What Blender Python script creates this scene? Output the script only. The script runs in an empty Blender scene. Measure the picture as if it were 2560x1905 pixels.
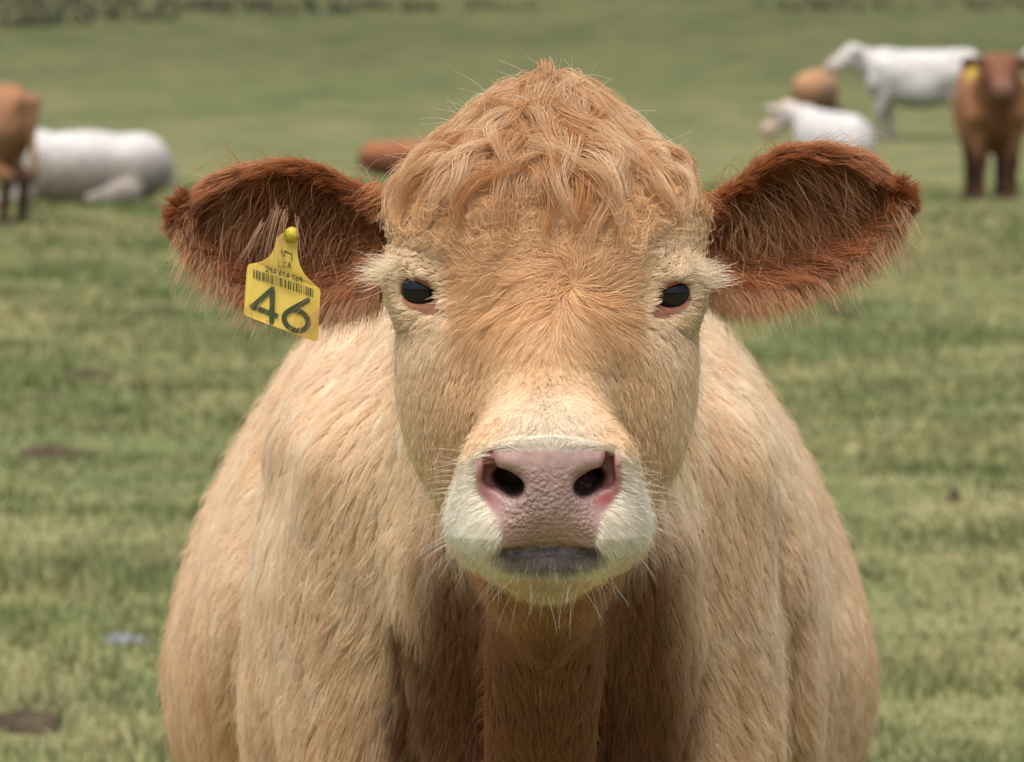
import bpy, bmesh, math, random, time
import numpy as np
from mathutils import Vector, Matrix, kdtree

T0 = time.time()
sc = bpy.context.scene
COL = sc.collection
R = math.radians
RNG = np.random.default_rng(46)

# ------------------------------------------------------------------ camera
FPX = 14500.0            # focal length in pixels of the 2560-wide photograph
PITCH = math.atan((952.5 - 109) / FPX)
cam = bpy.data.objects.new('camera', bpy.data.cameras.new('camera'))
COL.objects.link(cam)
cam.location = (0, -5, 1.5)
cam.rotation_euler = (math.pi / 2 - PITCH, 0, 0)
cam.data.sensor_width = 36
cam.data.lens = 36 * FPX / 2560
cam.data.clip_start = 0.1
cam.data.clip_end = 4000
cam.data.dof.use_dof = True
cam.data.dof.focus_distance = 4.86
cam.data.dof.aperture_fstop = 17
cam.data.dof.aperture_blades = 0
sc.camera = cam

# ------------------------------------------------------------------ sky, sun, exposure
w = bpy.data.worlds.new('World'); sc.world = w; w.use_nodes = True
nt = w.node_tree; bg = nt.nodes['Background']
sky = nt.nodes.new('ShaderNodeTexSky'); sky.sky_type = 'NISHITA'; sky.sun_disc = False
SUN_EL, SUN_AZ = R(70), R(200)       # azimuth clockwise from +Y (north): behind and left of the camera
sky.sun_elevation = SUN_EL; sky.sun_rotation = SUN_AZ
sky.air_density = 1.0; sky.dust_density = 6.0; sky.ozone_density = 1.0
nt.links.new(sky.outputs[0], bg.inputs[0]); bg.inputs[1].default_value = 0.10
sun = bpy.data.objects.new('sun', bpy.data.lights.new('sun', 'SUN')); COL.objects.link(sun)
sun.data.energy = 1.3; sun.data.angle = R(60); sun.data.color = (1.0, 0.93, 0.82)
sdir = Vector((math.sin(SUN_AZ) * math.cos(SUN_EL), math.cos(SUN_AZ) * math.cos(SUN_EL), math.sin(SUN_EL)))
sun.rotation_euler = (-sdir).to_track_quat('-Z', 'Y').to_euler()
vs = sc.view_settings
vs.view_transform = 'Standard'; vs.look = 'None'; vs.gamma = 1; vs.exposure = 1.04
sc.cycles.use_denoising = True; sc.cycles.denoiser = 'OPENIMAGEDENOISE'; sc.cycles.denoising_input_passes = 'RGB_ALBEDO_NORMAL'
sc.cycles.max_bounces = 8; sc.cycles.diffuse_bounces = 6; sc.cycles.transparent_max_bounces = 8
try:
    sc.cycles_curves.shape = 'RIBBONS'
    sc.cycles_curves.subdivisions = 2
except Exception:
    pass

# ------------------------------------------------------------------ helpers
def at(u, v, y):
    """photograph pixel (2560 wide) at depth y -> world point"""
    cp, sp = math.cos(PITCH), math.sin(PITCH)
    a = (u - 1280) / FPX; b = -(v - 952.5) / FPX
    # ray = fwd + a*right + b*up
    ry = cp + b * sp; rz = -sp + b * cp
    k = (y + 5) / ry
    return np.array([a * k, y, 1.5 + rz * k])

def hash3(ix, iy, iz, seed):
    h = (ix.astype(np.int64) * 374761393 + iy.astype(np.int64) * 668265263 + iz.astype(np.int64) * 2147483647 + seed * 974634777) & 0xFFFFFFFF
    h = ((h ^ (h >> 13)) * 1274126177) & 0xFFFFFFFF
    h = (h ^ (h >> 16)) & 0xFFFFFFFF
    h = (h * 2246822519) & 0xFFFFFFFF
    h = h ^ (h >> 15)
    return (h & 0xFFFF) / 32767.5 - 1.0

def vnoise(P, freq, seed=0):
    Q = np.asarray(P, dtype=np.float64) * freq
    i = np.floor(Q).astype(np.int64); f = Q - i; f = f * f * (3 - 2 * f)
    out = 0
    for a in (0, 1):
        for b in (0, 1):
            for c in (0, 1):
                wgt = (f[:, 0] if a else 1 - f[:, 0]) * (f[:, 1] if b else 1 - f[:, 1]) * (f[:, 2] if c else 1 - f[:, 2])
                out = out + wgt * hash3(i[:, 0] + a, i[:, 1] + b, i[:, 2] + c, seed)
    return out

def sstep(a, b, x):
    t = np.clip((x - a) / (b - a), 0, 1)
    return t * t * (3 - 2 * t)

def norm(v):
    return v / np.maximum(np.linalg.norm(v, axis=-1, keepdims=True), 1e-9)

def smin(a, b, k):
    h = np.maximum(k - np.abs(a - b), 0) / k
    return np.minimum(a, b) - h * h * k * 0.25

def smax(a, b, k):
    return -smin(-a, -b, k)

def ell(P, c, r):
    q = P - np.array(c, dtype=P.dtype); r = np.array(r, dtype=P.dtype)
    k0 = np.sqrt(((q / r) ** 2).sum(1)); k1 = np.sqrt(((q / (r * r)) ** 2).sum(1))
    return k0 * (k0 - 1) / np.maximum(k1, 1e-6)

def cap(P, a, b, ra, rb):
    a = np.array(a, dtype=P.dtype); b = np.array(b, dtype=P.dtype); ab = b - a
    t = np.clip(((P - a) @ ab) / max(float(ab @ ab), 1e-9), 0, 1)
    return np.sqrt(((P - a - t[:, None] * ab) ** 2).sum(1)) - (ra + t * (rb - ra))

def catmull(xs, ys, n=400):
    """smooth dense table through the control points"""
    xs = np.array(xs, float); ys = np.array(ys, float)
    m = np.zeros_like(ys)
    d = np.diff(ys) / np.diff(xs)
    m[1:-1] = np.where(d[:-1] * d[1:] > 0, 2 * d[:-1] * d[1:] / (d[:-1] + d[1:] + 1e-12), 0)
    m[0], m[-1] = d[0], d[-1]
    X = np.linspace(xs[0], xs[-1], n)
    i = np.clip(np.searchsorted(xs, X) - 1, 0, len(xs) - 2)
    h = xs[i + 1] - xs[i]; t = (X - xs[i]) / h
    Y = (2*t**3 - 3*t**2 + 1) * ys[i] + (t**3 - 2*t**2 + t) * h * m[i] + (-2*t**3 + 3*t**2) * ys[i+1] + (t**3 - t**2) * h * m[i+1]
    return X, Y

def surface_nets(F, xs, ys, zs):
    s = F < 0
    nx, ny, nz = F.shape
    cnt = np.zeros((nx-1, ny-1, nz-1), np.int8)
    for a in (0, 1):
        for b in (0, 1):
            for c in (0, 1):
                cnt += s[a:nx-1+a, b:ny-1+b, c:nz-1+c]
    act = (cnt > 0) & (cnt < 8)
    I, J, K = np.nonzero(act)
    idx = -np.ones(act.shape, np.int64); idx[I, J, K] = np.arange(len(I))
    acc = np.zeros((len(I), 3)); num = np.zeros(len(I))
    cor = [(a, b, c) for a in (0, 1) for b in (0, 1) for c in (0, 1)]
    for p in cor:
        for q in cor:
            if sum(q) - sum(p) != 1 or any(q[t] < p[t] for t in range(3)):
                continue
            f0 = F[I+p[0], J+p[1], K+p[2]]; f1 = F[I+q[0], J+q[1], K+q[2]]
            m = (f0 < 0) != (f1 < 0)
            t = np.where(m, f0 / np.where(m, f0 - f1, 1), 0)
            pos = np.stack([p[d] + t * (q[d] - p[d]) for d in range(3)], 1)
            acc += pos * m[:, None]; num += m
    loc = acc / num[:, None]
    V = np.stack([np.interp(I + loc[:, 0], np.arange(nx), xs), np.interp(J + loc[:, 1], np.arange(ny), ys), np.interp(K + loc[:, 2], np.arange(nz), zs)], 1)
    quads = []
    def emit(i, j, k, ax, flip):
        o = {0: [(0,-1,-1),(0,0,-1),(0,0,0),(0,-1,0)], 1: [(-1,0,-1),(-1,0,0),(0,0,0),(0,0,-1)], 2: [(-1,-1,0),(0,-1,0),(0,0,0),(-1,0,0)]}[ax]
        qd = np.stack([idx[i+a, j+b, k+c] for a, b, c in o], 1)
        qd[flip] = qd[flip][:, ::-1]
        quads.append(qd)
    for ax in range(3):
        sl0 = [slice(1, -1)] * 3; sl1 = [slice(1, -1)] * 3
        sl0[ax] = slice(0, -1); sl1[ax] = slice(1, None)
        A = s[tuple(sl0)]; B = s[tuple(sl1)]
        m = np.nonzero(A != B)
        off = [1, 1, 1]; off[ax] = 0
        flip = ~A[m]
        emit(m[0] + off[0], m[1] + off[1], m[2] + off[2], ax, flip)
    return V, np.concatenate(quads)

def grid_eval(fn, lo, hi, h):
    ax = [np.arange(lo[d], hi[d] + h, h) for d in range(3)]
    G = np.stack(np.meshgrid(*ax, indexing='ij'), -1).reshape(-1, 3).astype(np.float32)
    F = np.empty(len(G), np.float32); step = 400000
    for i in range(0, len(G), step):
        F[i:i+step] = fn(G[i:i+step])
    return F.reshape([len(a) for a in ax]), ax

def mesh_obj(name, V, faces, mat, parent=None, smooth=True):
    me = bpy.data.meshes.new(name)
    me.from_pydata([tuple(p) for p in np.asarray(V).tolist()], [], faces if isinstance(faces, list) else faces.tolist())
    if smooth:
        me.polygons.foreach_set('use_smooth', [True] * len(me.polygons))
    me.update()
    o = bpy.data.objects.new(name, me); COL.objects.link(o)
    if mat: me.materials.append(mat)
    if parent: o.parent = parent
    return o

def tag(o, label=None, cat=None, group=None, kind=None):
    if label: o['label'] = label
    if cat: o['category'] = cat
    if group: o['group'] = group
    if kind: o['kind'] = kind
    return o

def set_col(me, C, name='col', domain='POINT'):
    C = np.asarray(C, np.float32)
    at_ = me.attributes.new(name, 'FLOAT_COLOR', domain)
    at_.data.foreach_set('color', np.concatenate([C, np.ones((len(C), 1), np.float32)], 1).ravel())

def set_float(me, A, name, domain='POINT'):
    at_ = me.attributes.new(name, 'FLOAT', domain)
    at_.data.foreach_set('value', np.asarray(A, np.float32))

def sample_faces(V, N, tri, n, dens, rng):
    """random points on a triangle mesh, weighted by a per-vertex density; returns positions, normals"""
    a, b, c = V[tri[:, 0]], V[tri[:, 1]], V[tri[:, 2]]
    area = 0.5 * np.linalg.norm(np.cross(b - a, c - a), axis=1)
    wt = area * dens[tri].mean(1)
    cdf = np.cumsum(wt); cdf /= cdf[-1]
    t = np.searchsorted(cdf, rng.random(n))
    r1, r2 = np.sqrt(rng.random(n)), rng.random(n)
    wa, wb, wc = 1 - r1, r1 * (1 - r2), r1 * r2
    T = tri[t]
    P = V[T[:, 0]] * wa[:, None] + V[T[:, 1]] * wb[:, None] + V[T[:, 2]] * wc[:, None]
    M = norm(N[T[:, 0]] * wa[:, None] + N[T[:, 1]] * wb[:, None] + N[T[:, 2]] * wc[:, None])
    return P, M

def hair_obj(name, S, radius, color, mat, parent, tip=0.25):
    """S (n,K,3) strands; radius (n,) ; color (n,3)"""
    n, K, _ = S.shape
    cu = bpy.data.hair_curves.new(name)
    cu.add_curves([K] * n)
    cu.position_data.foreach_set('vector', S.astype(np.float32).ravel())
    prof = np.linspace(1, tip, K) ** 0.8
    rad = (np.asarray(radius)[:, None] * prof[None]).astype(np.float32).ravel()
    ra = cu.attributes.get('radius') or cu.attributes.new('radius', 'FLOAT', 'POINT')
    ra.data.foreach_set('value', rad)
    C = np.repeat((1 - (1 - np.clip(np.asarray(color), 0, 0.93)) ** 1.7).astype(np.float32), K, axis=0)
    ca = cu.attributes.new('col', 'FLOAT_COLOR', 'POINT')
    ca.data.foreach_set('color', np.concatenate([C, np.ones((len(C), 1), np.float32)], 1).ravel())
    cu.materials.append(mat)
    o = bpy.data.objects.new(name, cu); COL.objects.link(o)
    o.parent = parent; o['kind'] = 'stuff'
    return o

def clump(S, frac, amount, rng, power=1.3, n_guides=None):
    n = len(S); g = n_guides or max(1, n // frac)
    gi = rng.choice(n, g, replace=False)
    kd = kdtree.KDTree(g)
    for j, i in enumerate(gi): kd.insert(S[i, 0], j)
    kd.balance()
    near = np.fromiter((kd.find(p)[1] for p in S[:, 0].tolist()), np.int64, n)
    gid = gi[near]
    s = np.linspace(0, 1, S.shape[1]) ** power
    am = np.asarray(amount)
    am = am[:, None, None] if am.ndim else am
    return S + (S[gid] - S) * (s[None, :, None] * am), gid

# ------------------------------------------------------------------ materials
def new_mat(name):
    m = bpy.data.materials.new(name); m.use_nodes = True
    n = m.node_tree.nodes; b = n['Principled BSDF']
    return m, m.node_tree, n, b

def mat_hair():
    m, t, n, b = new_mat('fur')
    a = n.new('ShaderNodeAttribute'); a.attribute_name = 'col'
    d = n.new('ShaderNodeBsdfDiffuse'); tr = n.new('ShaderNodeBsdfTranslucent'); g = n.new('ShaderNodeBsdfGlossy')
    g.inputs['Roughness'].default_value = 0.42
    g.inputs['Color'].default_value = (0.9, 0.87, 0.8, 1)
    m1 = n.new('ShaderNodeMixShader'); m1.inputs[0].default_value = 0.36
    m2 = n.new('ShaderNodeMixShader'); m2.inputs[0].default_value = 0.045
    t.links.new(a.outputs['Color'], d.inputs['Color']); t.links.new(a.outputs['Color'], tr.inputs['Color'])
    t.links.new(d.outputs[0], m1.inputs[1]); t.links.new(tr.outputs[0], m1.inputs[2])
    t.links.new(m1.outputs[0], m2.inputs[1]); t.links.new(g.outputs[0], m2.inputs[2])
    t.links.new(m2.outputs[0], n['Material Output'].inputs['Surface'])
    return m

def mat_skin():
    m, t, n, b = new_mat('cow_skin')
    a = n.new('ShaderNodeAttribute'); a.attribute_name = 'col'
    p = n.new('ShaderNodeAttribute'); p.attribute_name = 'pad'
    tc = n.new('ShaderNodeTexCoord')
    nz = n.new('ShaderNodeTexNoise'); nz.inputs['Scale'].default_value = 160; nz.inputs['Detail'].default_value = 3
    vo = n.new('ShaderNodeTexVoronoi'); vo.inputs['Scale'].default_value = 260; vo.feature = 'F1'
    wn = n.new('ShaderNodeTexNoise'); wn.inputs['Scale'].default_value = 60
    mixv = n.new('ShaderNodeVectorMath'); mixv.operation = 'MULTIPLY_ADD'
    mixv.inputs[1].default_value = (0.004, 0.004, 0.004)
    t.links.new(tc.outputs['Object'], nz.inputs['Vector']); t.links.new(tc.outputs['Object'], wn.inputs['Vector'])
    t.links.new(wn.outputs['Color'], mixv.inputs[0]); t.links.new(tc.outputs['Object'], mixv.inputs[2])
    t.links.new(mixv.outputs[0], vo.inputs['Vector'])
    mr = n.new('ShaderNodeMapRange'); mr.inputs[1].default_value = 0.0; mr.inputs[2].default_value = 0.75; mr.inputs[3].default_value = 1; mr.inputs[4].default_value = 0
    t.links.new(vo.outputs['Distance'], mr.inputs[0])
    # pad weight times the pebbled relief
    bw = n.new('ShaderNodeMath'); bw.operation = 'MULTIPLY'
    pe = n.new('ShaderNodeAttribute'); pe.attribute_name = 'peb'
    t.links.new(mr.outputs[0], bw.inputs[0]); t.links.new(pe.outputs['Fac'], bw.inputs[1])
    bp = n.new('ShaderNodeBump'); bp.inputs['Strength'].default_value = 0.9; bp.inputs['Distance'].default_value = 0.0022
    t.links.new(bw.outputs[0], bp.inputs['Height']); t.links.new(bp.outputs[0], b.inputs['Normal'])
    mx = n.new('ShaderNodeMix'); mx.data_type = 'RGBA'; mx.blend_type = 'MULTIPLY'
    rr = n.new('ShaderNodeMapRange'); rr.inputs[1].default_value = 0.3; rr.inputs[2].default_value = 0.7; rr.inputs[3].default_value = 0.82; rr.inputs[4].default_value = 1.1
    t.links.new(nz.outputs['Fac'], rr.inputs[0])
    cb = n.new('ShaderNodeCombineColor')
    for k in range(3): t.links.new(rr.outputs[0], cb.inputs[k])
    mx.inputs[0].default_value = 1
    t.links.new(a.outputs['Color'], mx.inputs[6]); t.links.new(cb.outputs[0], mx.inputs[7])
    t.links.new(mx.outputs[2], b.inputs['Base Color'])
    ro = n.new('ShaderNodeMapRange'); ro.inputs[3].default_value = 0.85; ro.inputs[4].default_value = 0.30
    t.links.new(p.outputs['Fac'], ro.inputs[0]); t.links.new(ro.outputs[0], b.inputs['Roughness'])
    ss = n.new('ShaderNodeMath'); ss.operation = 'MULTIPLY'; ss.inputs[1].default_value = 0.25
    b.inputs['Specular IOR Level'].default_value = 0.35
    return m

def mat_plain(name, col, rough=0.7, spec=0.3, nscale=30, namp=0.2):
    m, t, n, b = new_mat(name)
    tc = n.new('ShaderNodeTexCoord'); nz = n.new('ShaderNodeTexNoise'); nz.inputs['Scale'].default_value = nscale; nz.inputs['Detail'].default_value = 4
    t.links.new(tc.outputs['Object'], nz.inputs['Vector'])
    rp = n.new('ShaderNodeValToRGB')
    rp.color_ramp.elements[0].position = 0.3; rp.color_ramp.elements[1].position = 0.7
    rp.color_ramp.elements[0].color = (*[c * (1 - namp) for c in col], 1)
    rp.color_ramp.elements[1].color = (*[min(1, c * (1 + namp)) for c in col], 1)
    t.links.new(nz.outputs['Fac'], rp.inputs[0]); t.links.new(rp.outputs[0], b.inputs['Base Color'])
    b.inputs['Roughness'].default_value = rough; b.inputs['Specular IOR Level'].default_value = spec
    return m

def mat_attr(name, rough=0.8, spec=0.2, transl=0.0):
    m, t, n, b = new_mat(name)
    a = n.new('ShaderNodeAttribute'); a.attribute_name = 'col'
    tc = n.new('ShaderNodeTexCoord'); nz = n.new('ShaderNodeTexNoise'); nz.inputs['Scale'].default_value = 9; nz.inputs['Detail'].default_value = 5
    t.links.new(tc.outputs['Object'], nz.inputs['Vector'])
    rr = n.new('ShaderNodeMapRange'); rr.inputs[1].default_value = 0.3; rr.inputs[2].default_value = 0.7; rr.inputs[3].default_value = 0.76; rr.inputs[4].default_value = 1.2
    t.links.new(nz.outputs['Fac'], rr.inputs[0])
    vm = n.new('ShaderNodeVectorMath'); vm.operation = 'SCALE'
    t.links.new(a.outputs['Color'], vm.inputs[0]); t.links.new(rr.outputs[0], vm.inputs['Scale'])
    t.links.new(vm.outputs[0], b.inputs['Base Color'])
    b.inputs['Roughness'].default_value = rough; b.inputs['Specular IOR Level'].default_value = spec
    if transl:
        tr = n.new('ShaderNodeBsdfTranslucent'); t.links.new(vm.outputs[0], tr.inputs['Color'])
        ms = n.new('ShaderNodeMixShader'); ms.inputs[0].default_value = transl
        t.links.new(b.outputs[0], ms.inputs[1]); t.links.new(tr.outputs[0], ms.inputs[2])
        t.links.new(ms.outputs[0], n['Material Output'].inputs['Surface'])
    return m

M_FUR = mat_hair(); M_SKIN = mat_skin()
M_COAT = mat_attr('far_coat', 0.85, 0.15)
M_GRASS = mat_attr('grass_blade', 0.6, 0.25, 0.3)

# ------------------------------------------------------------------ ground
def tz(x, y):
    x = np.asarray(x, float); y = np.asarray(y, float)
    P = np.stack([x, y, np.zeros_like(x)], -1).reshape(-1, 3)
    nzv = (vnoise(P, 0.35, 3) * 0.035 + vnoise(P, 1.3, 4) * 0.016).reshape(x.shape)
    far = np.clip(y - 65, 0, None)
    rise = np.where(far < 100, 0.00028 * far ** 2, 2.8 + 0.056 * (far - 100))
    big = (vnoise(P, 0.03, 7) * 0.25).reshape(x.shape) * sstep(95, 160, y)
    return nzv * sstep(6, 12, y) + rise + big

def ground_mat():
    m, t, n, b = new_mat('pasture')
    g = n.new('ShaderNodeNewGeometry')
    def noise(scale, det, rough=0.55, stretch=(1, 1, 1)):
        mp = n.new('ShaderNodeMapping'); mp.inputs['Scale'].default_value = stretch
        t.links.new(g.outputs['Position'], mp.inputs[0])
        z = n.new('ShaderNodeTexNoise'); z.inputs['Scale'].default_value = scale; z.inputs['Detail'].default_value = det; z.inputs['Roughness'].default_value = rough
        t.links.new(mp.outputs[0], z.inputs['Vector']); return z
    def ramp(src, p0, c0, p1, c1):
        r = n.new('ShaderNodeValToRGB'); e = r.color_ramp.elements
        e[0].position = p0; e[0].color = (*c0, 1); e[1].position = p1; e[1].color = (*c1, 1)
        t.links.new(src, r.inputs[0]); return r
    def mix(fac, a, c, mode='MIX', f=None):
        x = n.new('ShaderNodeMix'); x.data_type = 'RGBA'; x.blend_type = mode
        if f is None: t.links.new(fac, x.inputs[0])
        else: x.inputs[0].default_value = f
        t.links.new(a, x.inputs[6]); t.links.new(c, x.inputs[7]); return x.outputs[2]
    big = noise(0.22, 5, 0.6, (0.7, 0.35, 1))
    mid = noise(0.9, 6, 0.7, (1, 0.30, 1))
    fine = noise(9, 6, 0.75)
    green = ramp(fine.outputs['Fac'], 0.3, (0.075, 0.105, 0.036), 0.7, (0.175, 0.21, 0.085))
    straw = ramp(fine.outputs['Fac'], 0.3, (0.175, 0.162, 0.07), 0.7, (0.32, 0.28, 0.145))
    f1 = ramp(mid.outputs['Fac'], 0.43, (0, 0, 0), 0.57, (1, 1, 1))
    f2 = ramp(big.outputs['Fac'], 0.36, (0, 0, 0), 0.66, (1, 1, 1))
    fm = mix(None, f1.outputs[0], f2.outputs[0], 'MIX', 0.4)
    base = mix(fm, green.outputs[0], straw.outputs[0])
    dk = noise(0.8, 4, 0.65, (0.6, 0.9, 1))
    dr = ramp(dk.outputs['Fac'], 0.32, (1, 1, 1), 0.44, (0, 0, 0))
    rgb = n.new('ShaderNodeRGB'); rgb.outputs[0].default_value = (0.085, 0.10, 0.035, 1)
    base = mix(dr.outputs[0], base, rgb.outputs[0])
    # rough, heathery ground on the bank at the far end of the field
    sep = n.new('ShaderNodeSeparateXYZ'); t.links.new(g.outputs['Position'], sep.inputs[0])
    far = n.new('ShaderNodeMapRange'); far.inputs[1].default_value = 30; far.inputs[2].default_value = 140
    t.links.new(sep.outputs['Y'], far.inputs[0])
    rg = noise(0.12, 4, 0.6, (1, 0.5, 1))
    rgr = ramp(rg.outputs['Fac'], 0.35, (0.045, 0.055, 0.022), 0.65, (0.11, 0.12, 0.048))
    dkc = n.new('ShaderNodeRGB'); dkc.outputs[0].default_value = (0.50, 0.54, 0.46, 1)
    dark = mix(None, base, dkc.outputs[0], 'MULTIPLY', 1.0)
    dark = mix(None, dark, rgr.outputs[0], 'MIX', 0.25)
    base = mix(far.outputs[0], base, dark)
    t.links.new(base, b.inputs['Base Color'])
    b.inputs['Roughness'].default_value = 0.95; b.inputs['Specular IOR Level'].default_value = 0.1
    bp = n.new('ShaderNodeBump'); bp.inputs['Strength'].default_value = 0.6; bp.inputs['Distance'].default_value = 0.04
    t.links.new(fine.outputs['Fac'], bp.inputs['Height']); t.links.new(bp.outputs[0], b.inputs['Normal'])
    return m

def build_ground():
    ys = np.concatenate([np.linspace(-60, 4, 12), np.linspace(4.5, 45, 130), np.linspace(46, 170, 125), np.linspace(180, 1500, 30)])
    xs = np.concatenate([np.linspace(-700, -30, 14), np.linspace(-28, -6.5, 40), np.linspace(-6, 6, 81), np.linspace(6.5, 28, 40), np.linspace(30, 700, 14)])
    X, Y = np.meshgrid(xs, ys, indexing='ij')
    Z = tz(X, Y)
    V = np.stack([X, Y, Z], -1).reshape(-1, 3)
    nx, ny = X.shape
    i = (np.arange(nx-1)[:, None] * ny + np.arange(ny-1)[None]).ravel()
    F = np.stack([i, i + ny, i + ny + 1, i + 1], 1)
    tag(mesh_obj('ground', V, F, ground_mat()), kind='structure')

build_ground()

def place(u, v):
    """where the view ray through a photograph pixel meets the pasture"""
    lo = 6.0
    for y in np.arange(4, 300, 0.05):
        p = at(u, v, y)
        if p[2] <= float(tz(np.array([p[0]]), np.array([y]))[0]):
            return p[0], y
    return p[0], y

def build_grass():
    rng = np.random.default_rng(5)
    parts = []
    n = 260000
    D = 8.5 + (62 - 8.5) * rng.random(n) ** 1.7
    x = (rng.random(n) * 2 - 1) * (0.105 * D + 0.55)
    m = 130000                                        # thinner cover to either side
    D2 = 8.5 + (50 - 8.5) * rng.random(m) ** 1.5; x2 = (rng.random(m) * 2 - 1) * (0.40 * D2 + 2.0)
    D = np.concatenate([D, D2]); x = np.concatenate([x, x2]); n += m
    y = D - 5
    P = np.stack([x, y, np.zeros(n)], 1)
    patch = vnoise(P, 0.9, 21) * 0.6 + vnoise(P, 2.7, 22) * 0.5
    keep = rng.random(n) < np.clip(0.75 + 0.5 * patch, 0.15, 1)
    x, y, D, patch = x[keep], y[keep], D[keep], patch[keep]; n = len(x); P = P[keep]
    z = tz(x, y)
    H = (0.018 + 0.022 * rng.random(n)) * (1 + 1.0 * np.clip(patch, -0.4, 1.2)) * (1 + 0.012 * D)
    W = (0.0020 + 0.0022 * rng.random(n)) * (1 + 0.055 * np.clip(D - 10, 0, 60))
    az = rng.random(n) * 2 * np.pi
    lean = (0.25 + 0.75 * rng.random(n)) * H
    dx, dy = np.cos(az) * lean, np.sin(az) * lean
    wa = rng.random(n) * np.pi
    wx, wy = np.cos(wa) * W, np.sin(wa) * W * 0.5
    base = np.stack([x, y, z - 0.004], 1); wv = np.stack([wx, wy, 0 * wx], 1)
    midp = base + np.stack([dx * 0.35, dy * 0.35, H * 0.62], 1)
    tip = base + np.stack([dx, dy, H], 1)
    V = np.stack([base - wv, base + wv, midp + wv * 0.75, midp - wv * 0.75, tip], 1).reshape(-1, 3)
    k = np.arange(n) * 5
    me = bpy.data.meshes.new('grass')
    tri = np.stack([np.stack([k, k+1, k+2], 1), np.stack([k, k+2, k+3], 1), np.stack([k+3, k+2, k+4], 1)], 1).reshape(-1, 3)
    me.vertices.add(len(V)); me.vertices.foreach_set('co', V.astype(np.float32).ravel())
    me.loops.add(len(tri) * 3); me.loops.foreach_set('vertex_index', tri.astype(np.int32).ravel())
    me.polygons.add(len(tri)); me.polygons.foreach_set('loop_start', (np.arange(len(tri)) * 3).astype(np.int32))
    me.update(calc_edges=True)
    tone = np.clip(0.55 + 0.5 * vnoise(P * np.array((1, 0.6, 1)), 0.7, 31) + 0.4 * vnoise(P, 2.4, 32) + 0.25 * rng.standard_normal(n), 0, 1)
    g = np.array([0.125, 0.175, 0.055]); s = np.array([0.37, 0.34, 0.165])
    C = g + (s - g) * (tone ** 1.4)[:, None]
    C *= ((0.6 + 0.8 * rng.random(n)) * (1 - 0.4 * sstep(0.2, 0.9, vnoise(P, 5.0, 35))))[:, None]
    set_col(me, np.repeat(C, 5, axis=0))
    me.materials.append(M_GRASS)
    o = bpy.data.objects.new('grass', me); COL.objects.link(o)
    tag(o, 'short grazed green and straw coloured grass covering the pasture', 'grass', kind='stuff')

build_grass()
print('ground', time.time() - T0)

# bare soil, stones in the turf
M_SOIL = mat_plain('bare_soil', (0.065, 0.05, 0.032), 0.95, 0.1, 25, 0.4)
M_STONE = mat_plain('field_stone', (0.17, 0.17, 0.195), 0.85, 0.2, 20, 0.25)
def lump(name, u, v, wpx, hgt, mat, label, cat, group=None, seed=0, aspect=0.8):
    x, y = place(u, v)
    D = y + 5; rx = wpx * D / FPX / 2; ry = rx * aspect
    rng = np.random.default_rng(seed)
    V = [(0, 0, hgt)]; nr, na = 5, 20; F = []
    ph = rng.random(6) * 6.28
    for i in range(1, nr + 1):
        f = i / nr
        for j in range(na):
            a = j / na * 2 * math.pi
            rr = f * (1 + 0.22 * math.sin(2 * a + ph[0]) + 0.14 * math.sin(3 * a + ph[1]) + 0.08 * math.sin(5 * a + ph[2]))
            V.append((rx * rr * math.cos(a), ry * rr * math.sin(a), hgt * (1 - f ** 2.2) * (1 + 0.25 * rng.standard_normal()) - 0.02 * (f > 0.99)))
    for j in range(na): F.append((0, 1 + j, 1 + (j + 1) % na))
    for i in range(nr - 1):
        for j in range(na):
            a, b2 = 1 + i * na + j, 1 + i * na + (j + 1) % na
            F.append((a, a + na, b2 + na, b2))
    o = mesh_obj(name, V, F, mat); o.location = (x, y, float(tz(np.array([x]), np.array([y]))[0]) + 0.01)
    return tag(o, label, cat, group)
SOILS = [(405, 785, 110, 0.03), (225, 948, 120, 0.03), (140, 1145, 170, 0.03), (2100, 793, 110, 0.03), (2385, 1256, 50, 0.03), (60, 1822, 280, 0.025), (560, 668, 80, 0.03)]
for k, (u, v, wp, hg) in enumerate(SOILS):
    lab = {5: 'wide dark strip of bare soil beside a flat pale grey stone', 4: 'very small dark clod of bare soil alone in open grass', 3: 'dark bare soil patch just below the untagged ear of the big cow'}.get(k, 'low dark patch of bare trodden soil beside the tagged side of the big cow')
    lump('soil_patch', u, v, wp, hg, M_SOIL, lab, 'soil patch', 'bare soil patches in the pasture', 10 + k)
lump('stone', 310, 1612, 115, 0.012, M_STONE, 'flat pale grey stone lying in the turf', 'stone', None, 30)

# ------------------------------------------------------------------ the cow: implicit shape
def A(u, v, y): return at(u, v, y)
HX = 0.030
# skull sections by height: z, half width, front y, back y
SK = np.array([
    (0.965, 0.010, -0.02, 0.02),
    (0.985, 0.024, -0.06, 0.06),
    (1.010, 0.040, -0.09, 0.07),
    (1.046, 0.064, -0.110, 0.08),
    (1.098, 0.088, -0.120, 0.09),
    (1.158, 0.107, -0.115, 0.105),
    (1.218, 0.119, -0.098, 0.125),
    (1.260, 0.122, -0.084, 0.145),
    (1.300, 0.116, -0.070, 0.165),
    (1.345, 0.112, -0.048, 0.175),
    (1.385, 0.094, -0.022, 0.155),
    (1.418, 0.066, 0.002, 0.13),
    (1.446, 0.040, 0.022, 0.11),
    (1.462, 0.020, 0.045, 0.09),
    (1.470, 0.004, 0.062, 0.072)])
SKT = [catmull(SK[:, 0], SK[:, k]) for k in (1, 2, 3)]
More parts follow.
